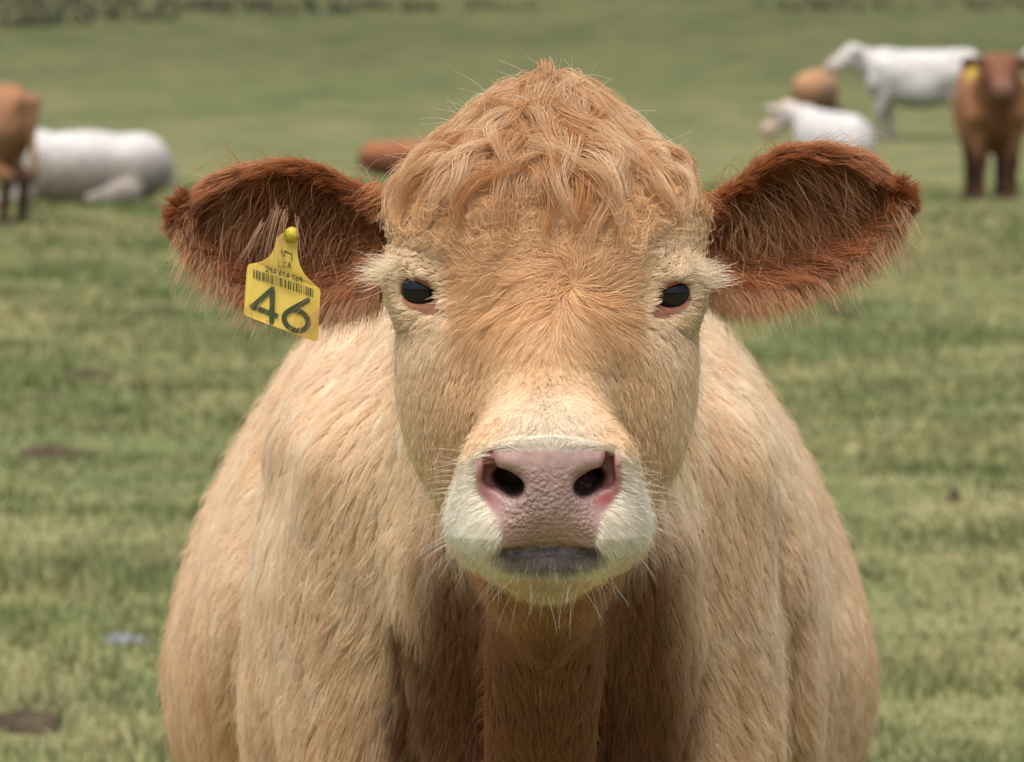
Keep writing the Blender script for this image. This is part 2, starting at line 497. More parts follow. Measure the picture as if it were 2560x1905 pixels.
# trunk sections along y: y, x0, half width, top, bottom, height of widest
BD = np.array([
    (0.02, 0.030, 0.020, 1.24, 1.16, 1.20),
    (0.08, 0.030, 0.070, 1.36, 1.03, 1.22),
    (0.25, 0.028, 0.092, 1.37, 0.94, 1.18),
    (0.42, 0.024, 0.145, 1.36, 0.86, 1.10),
    (0.58, 0.018, 0.215, 1.35, 0.72, 1.00),
    (0.75, 0.014, 0.262, 1.36, 0.64, 0.94),
    (1.00, 0.010, 0.305, 1.36, 0.60, 0.90),
    (1.30, 0.008, 0.372, 1.34, 0.50, 0.82),
    (1.60, 0.008, 0.402, 1.32, 0.46, 0.79),
    (1.90, 0.008, 0.385, 1.33, 0.50, 0.81),
    (2.15, 0.008, 0.310, 1.34, 0.70, 0.93),
    (2.35, 0.008, 0.250, 1.31, 0.82, 1.03),
    (2.46, 0.008, 0.120, 1.24, 0.95, 1.08),
    (2.50, 0.008, 0.010, 1.12, 1.06, 1.09)])
BDT = [catmull(BD[:, 0], BD[:, k]) for k in range(1, 6)]

def skull(P):
    z = P[:, 2]
    wv, yf, yb = [np.interp(z, *T) for T in SKT]
    yc, hy = (yf + yb) / 2, np.maximum((yb - yf) / 2, 0.004)
    ax, ay = np.abs(P[:, 0] - HX) / wv, np.abs(P[:, 1] - yc) / hy
    r = (ax ** 2.5 + ay ** 2.5) ** 0.4
    d = (r - 1) * np.minimum(wv, hy)
    out = np.maximum(z - 1.470, 0.965 - z)
    return np.where(out > 0, np.sqrt(np.maximum(d, 0) ** 2 + out ** 2), d)

def trunk(P):
    y = P[:, 1]
    x0, wv, zt, zb, zw = [np.interp(y, *T) for T in BDT]
    dz = P[:, 2] - zw
    h = np.where(dz > 0, zt - zw, zw - zb)
    pw = np.where(dz > 0, 1.58, 2.15)
    r = (np.abs((P[:, 0] - x0) / wv) ** pw + np.abs(dz / h) ** pw) ** (1 / pw)
    d = (r - 1) * np.minimum(wv, h)
    out = np.maximum(0.02 - y, y - 2.50)
    return np.where(out > 0, np.sqrt(np.maximum(d, 0) ** 2 + out ** 2), d)

EYES = [A(1049, 724, -0.042), A(1677, 733, -0.042)]
MZ = A(1372, 1240, -0.22)          # middle of the muzzle
def near(P, lo, hi, fn, pad=0.12):
    m = ((P > np.array(lo) - pad) & (P < np.array(hi) + pad)).all(1)
    return m

def px_line(pts, y): return [(float(A(u, v, y)[0]), float(A(u, v, y)[2])) for u, v in pts]
CREASES = [(px_line([(760, 1060), (690, 1190), (630, 1400), (600, 1650), (590, 1950)], 0.95), 0.018, 0.022),
           (px_line([(780, 1300), (740, 1600), (720, 1950)], 0.75), 0.010, 0.025),
           (px_line([(1830, 1100), (1890, 1300), (1935, 1550), (1960, 1950)], 0.85), 0.028, 0.018),
           (px_line([(2030, 1280), (2085, 1480), (2095, 1900)], 1.2), 0.010, 0.022),
           (px_line([(950, 1400), (930, 1700), (925, 1950)], 0.6), 0.010, 0.018),
           (px_line([(1760, 1500), (1790, 1750), (1800, 1950)], 0.6), 0.010, 0.018)]
def cow_f(P, fine=True):
    P = np.asarray(P)
    f = trunk(P)
    f = smin(f, skull(P), 0.022)
    # legs
    for sx in (-1, 1):
        x = 0.012 + sx * 0.165
        f = smin(f, cap(P, (x, 0.80, 0.80), (x * 0.95, 0.78, 0.42), 0.12, 0.065), 0.08)
        f = smin(f, cap(P, (x * 0.95, 0.78, 0.42), (x * 0.95, 0.80, 0.10), 0.06, 0.05), 0.04)
        f = smin(f, cap(P, (x * 0.95, 0.79, 0.06), (x * 0.95, 0.76, 0.035), 0.055, 0.06), 0.03)
        x = 0.008 + sx * 0.175
        f = smin(f, cap(P, (x * 0.85, 2.08, 0.86), (x, 2.00, 0.60), 0.17, 0.11), 0.08)
        f = smin(f, cap(P, (x, 2.00, 0.62), (x, 2.20, 0.50), 0.10, 0.065), 0.06)
        f = smin(f, cap(P, (x, 2.20, 0.50), (x, 2.16, 0.10), 0.06, 0.05), 0.04)
        f = smin(f, cap(P, (x, 2.15, 0.06), (x, 2.11, 0.035), 0.055, 0.062), 0.03)
        # shoulder mass and its front edge
        f = smin(f, ell(P, (0.012 + sx * 0.165, 0.74, 0.93), (0.105, 0.17, 0.24)), 0.09)
    side = (P[:, 1] > 0.42) & (P[:, 1] < 1.7)
    if side.any():
        W = P[side]; add = np.zeros(len(W))
        for pts, amp, wd in CREASES:
            d = np.full(len(W), 9.0); wt = np.ones(len(W))
            for si, ((ax, az), (bx, bz)) in enumerate(zip(pts[:-1], pts[1:])):
                ux, uz = bx - ax, bz - az; t = np.clip(((W[:, 0] - ax) * ux + (W[:, 2] - az) * uz) / (ux * ux + uz * uz), 0, 1)
                dn = np.hypot(W[:, 0] - ax - t * ux, W[:, 2] - az - t * uz)
                wt = np.where(dn < d, t if si == 0 else 1.0, wt); d = np.minimum(d, dn)
            add += amp * wt * np.exp(-(d / wd) ** 2)
        f[side] += add
    f = smin(f, cap(P, (0.008, 2.48, 1.24), (0.008, 2.56, 0.55), 0.035, 0.03), 0.05)
    m = (P[:, 1] < 0.85)
    if not m.any(): return f
    Q = P[m]; g = f[m]
    # brisket, dewlap, folds of the neck
    g = smin(g, ell(Q, (0.02, 0.56, 0.72), (0.13, 0.13, 0.17)), 0.10)
    g = smin(g, cap(Q, (0.030, 0.10, 0.99), (0.022, 0.44, 0.70), 0.030, 0.05), 0.07)
    g = smin(g, cap(Q, A(1125, 1420, 0.36), A(1105, 1950, 0.46), 0.020, 0.030), 0.09)
    g = smin(g, cap(Q, A(1640, 1420, 0.36), A(1665, 1950, 0.46), 0.020, 0.030), 0.09)
    g = smin(g, cap(Q, A(900, 1180, 0.50), A(900, 1950, 0.56), 0.05, 0.06), 0.09)
    g = smin(g, cap(Q, A(1780, 1180, 0.50), A(1790, 1950, 0.56), 0.05, 0.06), 0.09)
    g = smax(g, -cap(Q, A(1022, 1590, 0.42), A(1008, 1960, 0.44), 0.008, 0.022), 0.04)
    g = smax(g, -cap(Q, A(1700, 1700, 0.43), A(1720, 1960, 0.44), 0.004, 0.012), 0.04)
    m2 = Q[:, 1] < 0.30
    if m2.any():
        q = Q[m2]; h = g[m2]
        # bridge of the nose, cheek bones
        h = smin(h, cap(q, (HX, -0.030, 1.325), A(1370, 1105, -0.165), 0.062, 0.046), 0.06)
        for sx in (-1, 1):
            h = smin(h, ell(q, (HX + sx * 0.075, -0.045, 1.205), (0.042, 0.06, 0.075)), 0.05)
            h = smin(h, ell(q, (HX + sx * 0.064, -0.020, 1.335), (0.060, 0.045, 0.055)), 0.07)   # frontal bone
        # orbits
        for sx, e in zip((-1, 1), EYES):
            h = smin(h, ell(q, e + np.array((sx * 0.001, 0.002, 0.001)), (0.0275, 0.0255, 0.0265)), 0.022)
            h = smin(h, cap(q, e + np.array((-sx * 0.030, -0.016, 0.020)), e + np.array((sx * 0.004, -0.014, 0.024)), 0.008, 0.009), 0.016)     # upper lid
            h = smin(h, cap(q, e + np.array((sx * 0.004, -0.013, 0.023)), e + np.array((sx * 0.025, -0.002, 0.010)), 0.0050, 0.0025), 0.008)
            h = smin(h, cap(q, e + np.array((-sx * 0.026, -0.016, -0.018)), e + np.array((sx * 0.008, -0.014, -0.021)), 0.007, 0.007), 0.014)    # lower lid
            hole = ell(q, e + np.array((-sx * 0.001, -0.026, 0.0010)), (0.0160, 0.025, 0.0122))
            hole = smin(hole, ell(q, e + np.array((-sx * 0.015, -0.024, -0.007)), (0.006, 0.010, 0.004)), 0.006)
            h = smax(h, -hole, 0.005)
            h = smin(h, cap(q, e + np.array((-sx * 0.021, -0.034, 0.0020)), e + np.array((sx * 0.006, -0.030, 0.0165)), 0.0048, 0.0055), 0.007)   # heavy lid slanting in towards the nose
        # muzzle
        h = smin(h, ell(q, MZ + np.array((0, 0.018, 0.035)), (0.060, 0.062, 0.044)), 0.03)
        h = smin(h, ell(q, MZ + np.array((0, 0.030, -0.004)), (0.074, 0.066, 0.050)), 0.03)
        for sx in (-1, 1):
            h = smin(h, ell(q, MZ + np.array((sx * 0.047, 0.030, -0.029)), (0.038, 0.058, 0.034)), 0.022)
            h = smin(h, ell(q, MZ + np.array((sx * 0.040, 0.004, 0.018)), (0.024, 0.030, 0.034)), 0.018)
        # lower lip and chin, jaw behind
        lip = ell(q, MZ + np.array((0, 0.038, -0.056)), (0.048, 0.052, 0.022))
        h = smin(h, lip, 0.018)
        h = smin(h, cap(q, MZ + np.array((0, 0.06, -0.056)), (HX - 0.002, 0.03, 1.020), 0.036, 0.040), 0.03)
        # mouth line
        zc = MZ[2] - 0.041 - 9.0 * np.minimum(np.abs(q[:, 0] - HX), 0.08) ** 2 * 0.5
        slit = np.maximum(np.maximum(np.abs(q[:, 2] - zc) - 0.0014, np.abs(q[:, 0] - MZ[0]) - 0.050), q[:, 1] - (MZ[1] - 0.012))
        h = smax(h, -slit, 0.006)
        # nostrils: an opening slanting down towards the middle, with a groove running up its outer side
        def seg2(ax, az, bx, bz, ra, rb):
            dx, dz = bx - ax, bz - az; t = np.clip(((lx - ax) * dx + (lz - az) * dz) / (dx * dx + dz * dz), 0, 1)
            return np.hypot(lx - ax - t * dx, lz - az - t * dz) - (ra + t * (rb - ra))
        lz = q[:, 2] - MZ[2]
        for sx in (-1, 1):
            lx = (q[:, 0] - MZ[0]) * sx
            # flaring outer wing
            h = smin(h, cap(q, MZ + np.array((sx * 0.056, -0.006, 0.036)), MZ + np.array((sx * 0.060, 0.000, -0.004)), 0.010, 0.011), 0.016)
            h = smin(h, cap(q, MZ + np.array((sx * 0.030, -0.020, 0.030)), MZ + np.array((sx * 0.043, -0.018, 0.030)), 0.014, 0.012), 0.016)
        for sx in (-1, 1):
            lx = (q[:, 0] - MZ[0]) * sx
            bowl = ell(q, MZ + np.array((sx * 0.0385, -0.040, 0.0125)), (0.0165, 0.020, 0.0125))
            h = smax(h, -bowl, 0.010)
            deep = cap(q, MZ + np.array((sx * 0.0405, -0.030, 0.0155)), MZ + np.array((sx * 0.034, 0.030, 0.020)), 0.0085, 0.0070)
            deep = smin(deep, cap(q, MZ + np.array((sx * 0.0290, -0.034, 0.0080)), MZ + np.array((sx * 0.028, 0.025, 0.014)), 0.0090, 0.0070), 0.010)
            h = smax(h, -deep, 0.005)
            gro = np.maximum(seg2(0.0475, 0.016, 0.0505, 0.041, 0.0065, 0.0026), q[:, 1] - (MZ[1] - 0.014))
            h = smax(h, -gro, 0.006)
            gr2 = cap(q, MZ + np.array((sx * 0.030, -0.046, -0.008)), MZ + np.array((sx * 0.054, -0.034, 0.000)), 0.008, 0.010)
            h = smax(h, -gr2, 0.014)
        g[m2] = h
    f[m] = g
    return f

GH = 0.013
LO, HI = (-0.52, -0.36, -0.05), (0.54, 2.68, 1.56)
F, AX = grid_eval(cow_f, LO, HI, GH)
V, Q = surface_nets(F, *AX)
print('nets', len(V), time.time() - T0)

def project(V, it=3, lim=0.01):
    e = 0.0012
    for _ in range(it):
        f0 = cow_f(V)
        G = np.stack([cow_f(V + np.eye(3)[d] * e) - cow_f(V - np.eye(3)[d] * e) for d in range(3)], 1) / (2 * e)
        st = (f0 / np.maximum((G ** 2).sum(1), 0.15))[:, None] * G
        ln = np.linalg.norm(st, axis=1, keepdims=True)
        V = V - st * np.minimum(1, lim / np.maximum(ln, 1e-9)) * 0.9
    return V

bm = bmesh.new()
vs_ = [bm.verts.new(p) for p in V.tolist()]
for q in Q.tolist():
    try: bm.faces.new([vs_[i] for i in q])
    except ValueError: pass
def refine(sel, it):
    bm.verts.ensure_lookup_table()
    eds = [e for e in bm.edges if sel(e.verts[0].co) and sel(e.verts[1].co)]
    bmesh.ops.subdivide_edges(bm, edges=eds, cuts=1, use_grid_fill=True)
    bm.verts.ensure_lookup_table()
    ids = [i for i, v in enumerate(bm.verts) if sel(v.co)]
    W = project(np.array([bm.verts[i].co[:] for i in ids]), it)
    for i, p in zip(ids, W.tolist()): bm.verts[i].co = p
refine(lambda c: c.y < 0.30 and c.z > 0.90, 3)
refine(lambda c: c.y < -0.02 + 0.08 * (c.z > 1.25) and 0.98 < c.z < 1.34, 3)
def sel3(c):
    if c.y < -0.16 and 1.03 < c.z < 1.20: return True
    return any((c.x - e[0]) ** 2 + (c.z - e[2]) ** 2 < 0.045 ** 2 and c.y < 0.05 for e in EYES)
refine(sel3, 3)
print('refined', len(bm.verts), time.time() - T0)

# ------------------------------------------------------------------ ears (part of the same body mesh)
def poly_curve(pts, n):
    P = np.array(pts, float)
    s = np.concatenate([[0], np.cumsum(np.linalg.norm(np.diff(P, axis=0), axis=1))]); s /= s[-1]
    t = np.linspace(0, 1, n)
    out = np.stack([np.interp(t, s, P[:, k]) for k in range(P.shape[1])], 1)
    for _ in range(6):
        out[1:-1] = (out[:-2] + 2 * out[1:-1] + out[2:]) / 4
    return out
EAR_L_TOP = [(985, 505, .055), (915, 485, .050), (840, 445, .035), (775, 418, .022), (700, 408, .012), (620, 415, .012), (530, 440, .020), (460, 475, .032), (437, 505, .040), (432, 540, .044)]
EAR_L_BOT = [(985, 690, .040), (930, 715, .036), (850, 735, .030), (760, 742, .030), (680, 732, .030), (600, 710, .032), (530, 660, .036), (475, 615, .040), (445, 575, .043), (432, 540, .044)]
EAR_R_TOP = [(1725, 530, .055), (1790, 500, .048), (1850, 462, .035), (1905, 415, .022), (1965, 380, .014), (2060, 368, .012), (2150, 378, .016), (2220, 408, .024), (2262, 445, .034), (2278, 490, .040)]
EAR_R_BOT = [(1735, 690, .040), (1780, 708, .034), (1840, 718, .030), (1900, 718, .028), (1970, 708, .028), (2060, 678, .030), (2140, 640, .034), (2215, 580, .038), (2262, 535, .040), (2278, 490, .040)]
NT, NS = 44, 22
def ear_surface(top, bot, cup):
    u0 = top[0][0]; short = lambda p: (u0 + (p[0] - u0) * 0.92, p[1], p[2])
    a = poly_curve([tuple(A(*short(p))) for p in top], NT); b = poly_curve([tuple(A(*short(p))) for p in bot], NT)
    t = np.linspace(0, 1, NT)[:, None]; s = np.linspace(0, 1, NS)[None]
    mid = a[:, None] * (1 - s[..., None]) + b[:, None] * s[..., None]
    wid = np.linalg.norm(a - b, axis=1)[:, None] / 0.11
    prof = np.sin(np.pi * s ** 0.75) ** 0.8
    dep = cup * prof * np.clip(wid, 0, 1.2) ** 0.8 * (1 - 0.35 * t)
    fr = mid.copy(); fr[..., 1] += dep
    bk = mid.copy(); bk[..., 1] += dep + 0.013 * np.sin(np.pi * s) ** 0.45 * np.clip(wid, 0.15, 1) ** 0.5
    # the back of the shell bulges a little past its rim
    cen = mid.mean(1, keepdims=True)
    bk += (mid - cen) * (0.10 * np.sin(np.pi * s) ** 0.5)[..., None]
    return fr, bk
EARS = [ear_surface(EAR_L_TOP, EAR_L_BOT, 0.050), ear_surface(EAR_R_TOP, EAR_R_BOT, 0.050)]
EAR_LAYER = bm.verts.layers.float.new('ear')
for k, (fr, bk) in enumerate(EARS):
    base = len(bm.verts)
    ids = np.zeros((2, NT, NS), int); vl = []
    for i in range(NT):
        for j in range(NS):
            ids[0, i, j] = len(vl); vl.append(bm.verts.new(fr[i, j])); vl[-1][EAR_LAYER] = 1
    for i in range(NT):
        for j in range(NS):
            if j in (0, NS - 1): ids[1, i, j] = ids[0, i, j]
            else: ids[1, i, j] = len(vl); vl.append(bm.verts.new(bk[i, j])); vl[-1][EAR_LAYER] = 1
    for sd in (0, 1):
        for i in range(NT - 1):
            for j in range(NS - 1):
                q = [ids[sd, i, j], ids[sd, i+1, j], ids[sd, i+1, j+1], ids[sd, i, j+1]]
                if (sd == 1) != (k == 0): q = q[::-1]
                try: bm.faces.new([vl[x] for x in dict.fromkeys(q)])
                except ValueError: pass
bmesh.ops.remove_doubles(bm, verts=[v for v in bm.verts if abs(v.co.x - HX) > 0.24 and v.co.y < 0.12 and v.co.z > 1.15], dist=0.0004)

# ------------------------------------------------------------------ colour of hide and fur
def rgb(*c): return np.array(c, float)
C_TAN = rgb(0.52, 0.30, 0.145); C_CREAM = rgb(0.745, 0.555, 0.375); C_WHITE = rgb(0.80, 0.72, 0.58)
C_RUST = rgb(0.33, 0.135, 0.05); C_BROWN = rgb(0.27, 0.125, 0.045); C_PALE = rgb(0.68, 0.57, 0.42)
def lerp(a, b, t): return a + (b - a) * np.asarray(t)[:, None]

def coat_color(P):
    x, y, z = P[:, 0], P[:, 1], P[:, 2]; hx = np.abs(x - HX)
    n1 = vnoise(P, 9, 51); n2 = vnoise(P, 28, 52)
    # trunk: cream along the top of the shoulders, tanner downwards, brown between the forelegs and under the throat, deepened with painted shade
    C = lerp(C_CREAM, rgb(0.68, 0.465, 0.285), sstep(1.08, 0.72, z))
    C = lerp(C, C_TAN * 1.05, 0.45 * sstep(0.0, 0.7, n1) * sstep(0.3, 0.5, y))
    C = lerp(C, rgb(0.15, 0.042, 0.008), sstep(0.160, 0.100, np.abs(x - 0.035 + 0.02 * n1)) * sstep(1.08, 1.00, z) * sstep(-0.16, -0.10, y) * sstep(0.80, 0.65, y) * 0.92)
    C = lerp(C, C_TAN, sstep(1.2, 1.5, y) * 0.35)
    # crease beside the dewlap, its shade painted into the coat
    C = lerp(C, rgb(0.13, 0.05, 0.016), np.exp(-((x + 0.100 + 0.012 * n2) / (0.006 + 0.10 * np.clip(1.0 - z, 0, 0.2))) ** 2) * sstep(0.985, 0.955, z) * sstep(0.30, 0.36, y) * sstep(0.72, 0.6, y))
    # head
    hd = sstep(0.20, 0.12, y) * sstep(0.985, 1.02, z)
    H = lerp(rgb(0.65, 0.43, 0.24), rgb(0.51, 0.295, 0.14), sstep(1.20, 1.30, z))
    H = lerp(H, C_CREAM, sstep(0.07, 0.11, hx) * sstep(1.26, 1.20, z) * 0.3)
    H = lerp(H, rgb(0.46, 0.25, 0.11), sstep(1.35, 1.40, z) * 0.8)
    H = lerp(H, C_RUST * 1.2, sstep(0.0, 0.05, y - 0.02) * sstep(0.07, 0.11, hx) * sstep(1.27, 1.33, z) * 0.9)
    for e in EYES:
        r = np.sqrt((x - e[0]) ** 2 + ((z - e[2] + 0.008) / 1.25) ** 2)
        H = lerp(H, rgb(0.67, 0.52, 0.35), sstep(0.070 + 0.012 * n1, 0.020, r) * 0.75)
    # pale cap over the nose and white muzzle
    H = lerp(H, C_PALE, sstep(0.055, 0.01, np.hypot(x - MZ[0], (z - MZ[2] - 0.062) * 1.6)) * sstep(-0.10, -0.14, y) * 0.8)
    H = lerp(H, C_WHITE, muz(P))
    # grass-stained lip and chin
    H = lerp(H, rgb(0.50, 0.43, 0.30), sstep(0.045, 0.015, np.abs(x - MZ[0])) * sstep(MZ[2] - 0.062, MZ[2] - 0.072, z) * sstep(-0.10, -0.15, y) * 0.6)
    H = lerp(H, rgb(0.28, 0.12, 0.045), sstep(1.075, 1.045, z) * sstep(-0.19, -0.15, y) * sstep(0.10, 0.06, hx) * 0.9)  # brown jaw underside, with the shade below the chin painted in
    H = lerp(H, rgb(0.11, 0.085, 0.075), lip_mask(P) * 0.93)
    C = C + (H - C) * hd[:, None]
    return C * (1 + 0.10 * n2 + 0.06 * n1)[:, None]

def muz(P):
    r = np.hypot((P[:, 0] - MZ[0]) / 0.092, (P[:, 2] - MZ[2] + 0.012) / 0.066)
    return sstep(1.14, 0.82, r) * sstep(-0.135, -0.165, P[:, 1]) * sstep(MZ[2] - 0.072, MZ[2] - 0.060, P[:, 2] + 0.004 * vnoise(P, 60, 19))

def pad_mask(P):
    """hairless nose: 1 on the pad"""
    x = (P[:, 0] - MZ[0]); z = P[:, 2] - MZ[2]; ax = np.abs(x)
    lim = np.interp(z, [-0.045, -0.030, -0.012, 0.005, 0.02, 0.034, 0.046], [0.038, 0.038, 0.044, 0.058, 0.060, 0.057, 0.040])
    m = sstep(0.006, -0.003, ax - lim) * sstep(0.048, 0.036, z) * sstep(-0.051, -0.046, z) * sstep(-0.17, -0.19, P[:, 1])
    return m

def lip_mask(P):
    x = (P[:, 0] - MZ[0]); z = P[:, 2] - MZ[2]
    return sstep(-0.039, -0.042, z) * sstep(-0.069, -0.055, z - 0.22 * np.abs(x) + 0.003 * vnoise(P, 90, 8)) * sstep(0.050, 0.036, np.abs(x)) * sstep(-0.15, -0.17, P[:, 1])

def eye_skin(P):
    m = np.zeros(len(P))
    for sx, e in zip((-1, 1), EYES):
        dx = (P[:, 0] - e[0]) * -sx; dz = P[:, 2] - e[2]
        r = np.sqrt((dx / 1.12) ** 2 + ((dz + 0.002) / 1.0) ** 2)
        m = np.maximum(m, sstep(0.0160, 0.0138, r) * sstep(0.08, 0.04, P[:, 1]))
        r2 = np.hypot((dx - 0.010) / 1.7, (dz + 0.0150) * 1.25)
        m = np.maximum(m, sstep(0.0085, 0.005, r2))
    return m

bmesh.ops.recalc_face_normals(bm, faces=bm.faces)
me = bpy.data.meshes.new('body'); bm.to_mesh(me); bm.free()
me.polygons.foreach_set('use_smooth', [True] * len(me.polygons))
me.update()
n = len(me.vertices)
BV = np.empty(n * 3, np.float32); me.vertices.foreach_get('co', BV); BV = BV.reshape(-1, 3).astype(float)
BN = np.empty(n * 3, np.float32); me.vertex_normals.foreach_get('vector', BN); BN = BN.reshape(-1, 3).astype(float)
me.calc_loop_triangles()
TRI = np.empty(len(me.loop_triangles) * 3, np.int32); me.loop_triangles.foreach_get('vertices', TRI); TRI = TRI.reshape(-1, 3)
ev = np.empty(n, np.float32); me.attributes['ear'].data.foreach_get('value', ev)
earv = ev > 0.01
PADM = pad_mask(BV); LIPM = lip_mask(BV); EYEM = eye_skin(BV)
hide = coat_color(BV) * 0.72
xn = (BV[:, 0] - MZ[0]); zn = BV[:, 2] - MZ[2]
padc = lerp(rgb(0.40, 0.265, 0.24), rgb(0.34, 0.215, 0.17), sstep(0.0, -0.03, zn) * sstep(0.045, 0.03, np.abs(xn)))
padc = lerp(padc, rgb(0.42, 0.19, 0.18), sstep(0.036, 0.048, np.abs(xn)) * sstep(-0.02, 0.0, zn))
padc = lerp(padc, rgb(0.48, 0.05, 0.04), sstep(0.011, 0.003, np.hypot((xn - 0.045) * 0.8 + (zn + 0.001) * 0.35, (zn + 0.001) * 1.5 - (xn - 0.045) * 0.5)) * 0.55)
inn = sstep(-0.006, 0.012, BV[:, 1] - (MZ[1] - 0.022))  # nostril recess: shade painted into the skin, darker with depth
padc = lerp(padc, rgb(0.10, 0.04, 0.03), inn * 0.75 * (np.abs(xn) > 0.012) * (zn > -0.015))
hide = lerp(hide, padc, PADM)
hide = lerp(hide, lerp(np.tile(rgb(0.10, 0.08, 0.078), (n, 1)), rgb(0.26, 0.20, 0.185), sstep(0.1, 0.7, vnoise(BV, 70, 12))), LIPM)
hide = lerp(hide, rgb(0.24, 0.10, 0.055), EYEM)
hide[earv] = rgb(0.20, 0.075, 0.03)
hide = lerp(hide, rgb(0.05, 0.04, 0.035), sstep(0.09, 0.07, BV[:, 2]))
set_col(me, hide); set_float(me, PADM * sstep(0.034, 0.016, zn) * sstep(0.046, 0.030, np.abs(xn)) * (0.6 + 0.4 * vnoise(BV, 70, 3)), 'peb'); set_float(me, np.maximum(PADM, np.maximum(LIPM * 0.6, EYEM * 0.25)), 'pad')
me.materials.append(M_SKIN)

cow = bpy.data.objects.new('cow', None); COL.objects.link(cow)
tag(cow, 'cream tan cow staring ahead, pink nose, yellow numbered tag in one ear', 'cow')
body = bpy.data.objects.new('body', me); COL.objects.link(body); body.parent = cow
print('body', n, time.time() - T0)

# eyes
def eye_mat():
    m, t, n, b = new_mat('eye')
    a = n.new('ShaderNodeAttribute'); a.attribute_name = 'col'
    t.links.new(a.outputs['Color'], b.inputs['Base Color'])
    b.inputs['Roughness'].default_value = 0.04; b.inputs['Specular IOR Level'].default_value = 0.4
    b.inputs['Coat Weight'].default_value = 0.0; b.inputs['Coat Roughness'].default_value = 0.02
    return m
M_EYE = eye_mat()
for sx, e in zip((-1, 1), EYES):
    nu, nv = 40, 24; Vv = []; Ff = []
    for i in range(nv + 1):
        for j in range(nu):
            th, ph = math.pi * i / nv, 2 * math.pi * j / nu
            Vv.append((0.0230 * math.sin(th) * math.cos(ph), 0.0230 * math.sin(th) * math.sin(ph), 0.0230 * math.cos(th)))
    for i in range(nv):
        for j in range(nu):
            Ff.append((i*nu+j, (i+1)*nu+j, (i+1)*nu+(j+1) % nu, i*nu+(j+1) % nu))
    o = mesh_obj('eye', Vv, Ff, M_EYE, cow)
    o.location = e + np.array((-sx * 0.003, -0.0065, 0.000))
    Vn = norm(np.array(Vv)); gz = norm(np.array([[sx * 0.22, -0.95, 0.02]]))[0]
    q = Vn - gz
    ang = np.arccos(np.clip(Vn @ gz, -1, 1))
    c = lerp(rgb(0.006, 0.005, 0.006), rgb(0.075, 0.05, 0.042), sstep(0.60, 0.72, ang))
    c = lerp(c, rgb(0.22, 0.17, 0.15), sstep(1.0, 1.15, ang))
    set_col(o.data, c)

# ------------------------------------------------------------------ fur
Fg = F.astype(np.float32); GN = np.array(Fg.shape)
def samp(P):
    q = (P - np.array(LO)) / GH
    q = np.clip(q, 0, GN - 1.001); i = q.astype(np.int64); f = q - i
    out = 0
    for a in (0, 1):
        for b in (0, 1):
            for c in (0, 1):
                out = out + (f[:, 0] if a else 1 - f[:, 0]) * (f[:, 1] if b else 1 - f[:, 1]) * (f[:, 2] if c else 1 - f[:, 2]) * Fg[i[:, 0]+a, i[:, 1]+b, i[:, 2]+c]
    return out
def sgrad(P, e=0.010):
    return norm(np.stack([samp(P + np.eye(3)[d] * e) - samp(P - np.eye(3)[d] * e) for d in range(3)], 1))

WH = A(1435, 705, -0.075)      # whorl on the forehead
def flow(P):
    x, y, z = P[:, 0], P[:, 1], P[:, 2]; hx = x - HX; sg = np.where(hx >= 0, 1.0, -1.0)
    # trunk: down and outwards
    B = np.stack([sg * np.clip(np.abs(hx) / 0.25, 0, 1) * 0.45, 0.25 + 0 * x, -1 + 0 * x], 1)
    # head: away from the whorl
    rx, rz = x - WH[0], z - WH[2]; r = np.hypot(rx, rz) + 1e-4
    sw = 0.55 * np.exp(-r / 0.04)
    Hd = np.stack([(rx - rz * sw) / r, 0.15 + 0 * x, (rz + rx * sw) / r], 1)
    # above the eyes the hair sweeps sideways before it meets the forelock
    up = sstep(1.305, 1.36, z)
    Hd = Hd * (1 - up)[:, None] + np.stack([np.clip(hx / 0.03, -1, 1) * 0.9, 0.1 + 0 * x, 0.45 - 0.8 * sstep(1.34, 1.375, z)], 1) * up[:, None]
    top = sstep(1.365, 1.395, z)
    Hd = Hd * (1 - top)[:, None] + np.stack([hx / 0.06 * 0.7 - 0.2, -0.2 + 0 * x, -0.9 + 0 * x], 1) * top[:, None]
    # cheeks and the bridge: downwards
    lo = sstep(1.275, 1.22, z)
    Hd = Hd * (1 - lo)[:, None] + np.stack([hx * 2.2, 0.05 + 0 * x, -1 + 0 * x], 1) * lo[:, None]
    # muzzle: away from the pad
    mz = muz(P)
    mx, mzz = x - MZ[0], z - MZ[2] - 0.005; rr = np.hypot(mx, mzz) + 1e-4
    Mz = np.stack([mx / rr, 0.6 + 0 * x, mzz / rr - 0.45], 1)
    Hd = Hd * (1 - mz)[:, None] + Mz * mz[:, None]
    hd = sstep(0.24, 0.14, y) * sstep(0.97, 1.01, z)
    D = B * (1 - hd)[:, None] + Hd * hd[:, None]
    return D, hd, mz, lo, up, top

def fur_len(P):
    x, y, z = P[:, 0], P[:, 1], P[:, 2]
    D, hd, mz, lo, up, top = flow(P)
    L = 0.023 + 0.006 * vnoise(P, 6, 77)
    Lh = 0.034 + 0.010 * up
    rw = np.hypot(x - WH[0], z - WH[2])
    Lh = Lh * (1 - lo) + lo * (0.0085 + 0.003 * sstep(0.05, 0.1, np.abs(x - HX)))
    Lh = Lh * (1 - mz) + mz * 0.0100
    for e in EYES:
        r = np.hypot(x - e[0], z - e[2]); Lh = np.where(z > e[2] - 0.01, Lh, Lh)
        Lh = Lh * (1 - 0.72 * sstep(0.060, 0.032, r))
    return L * (1 - hd) + Lh * hd

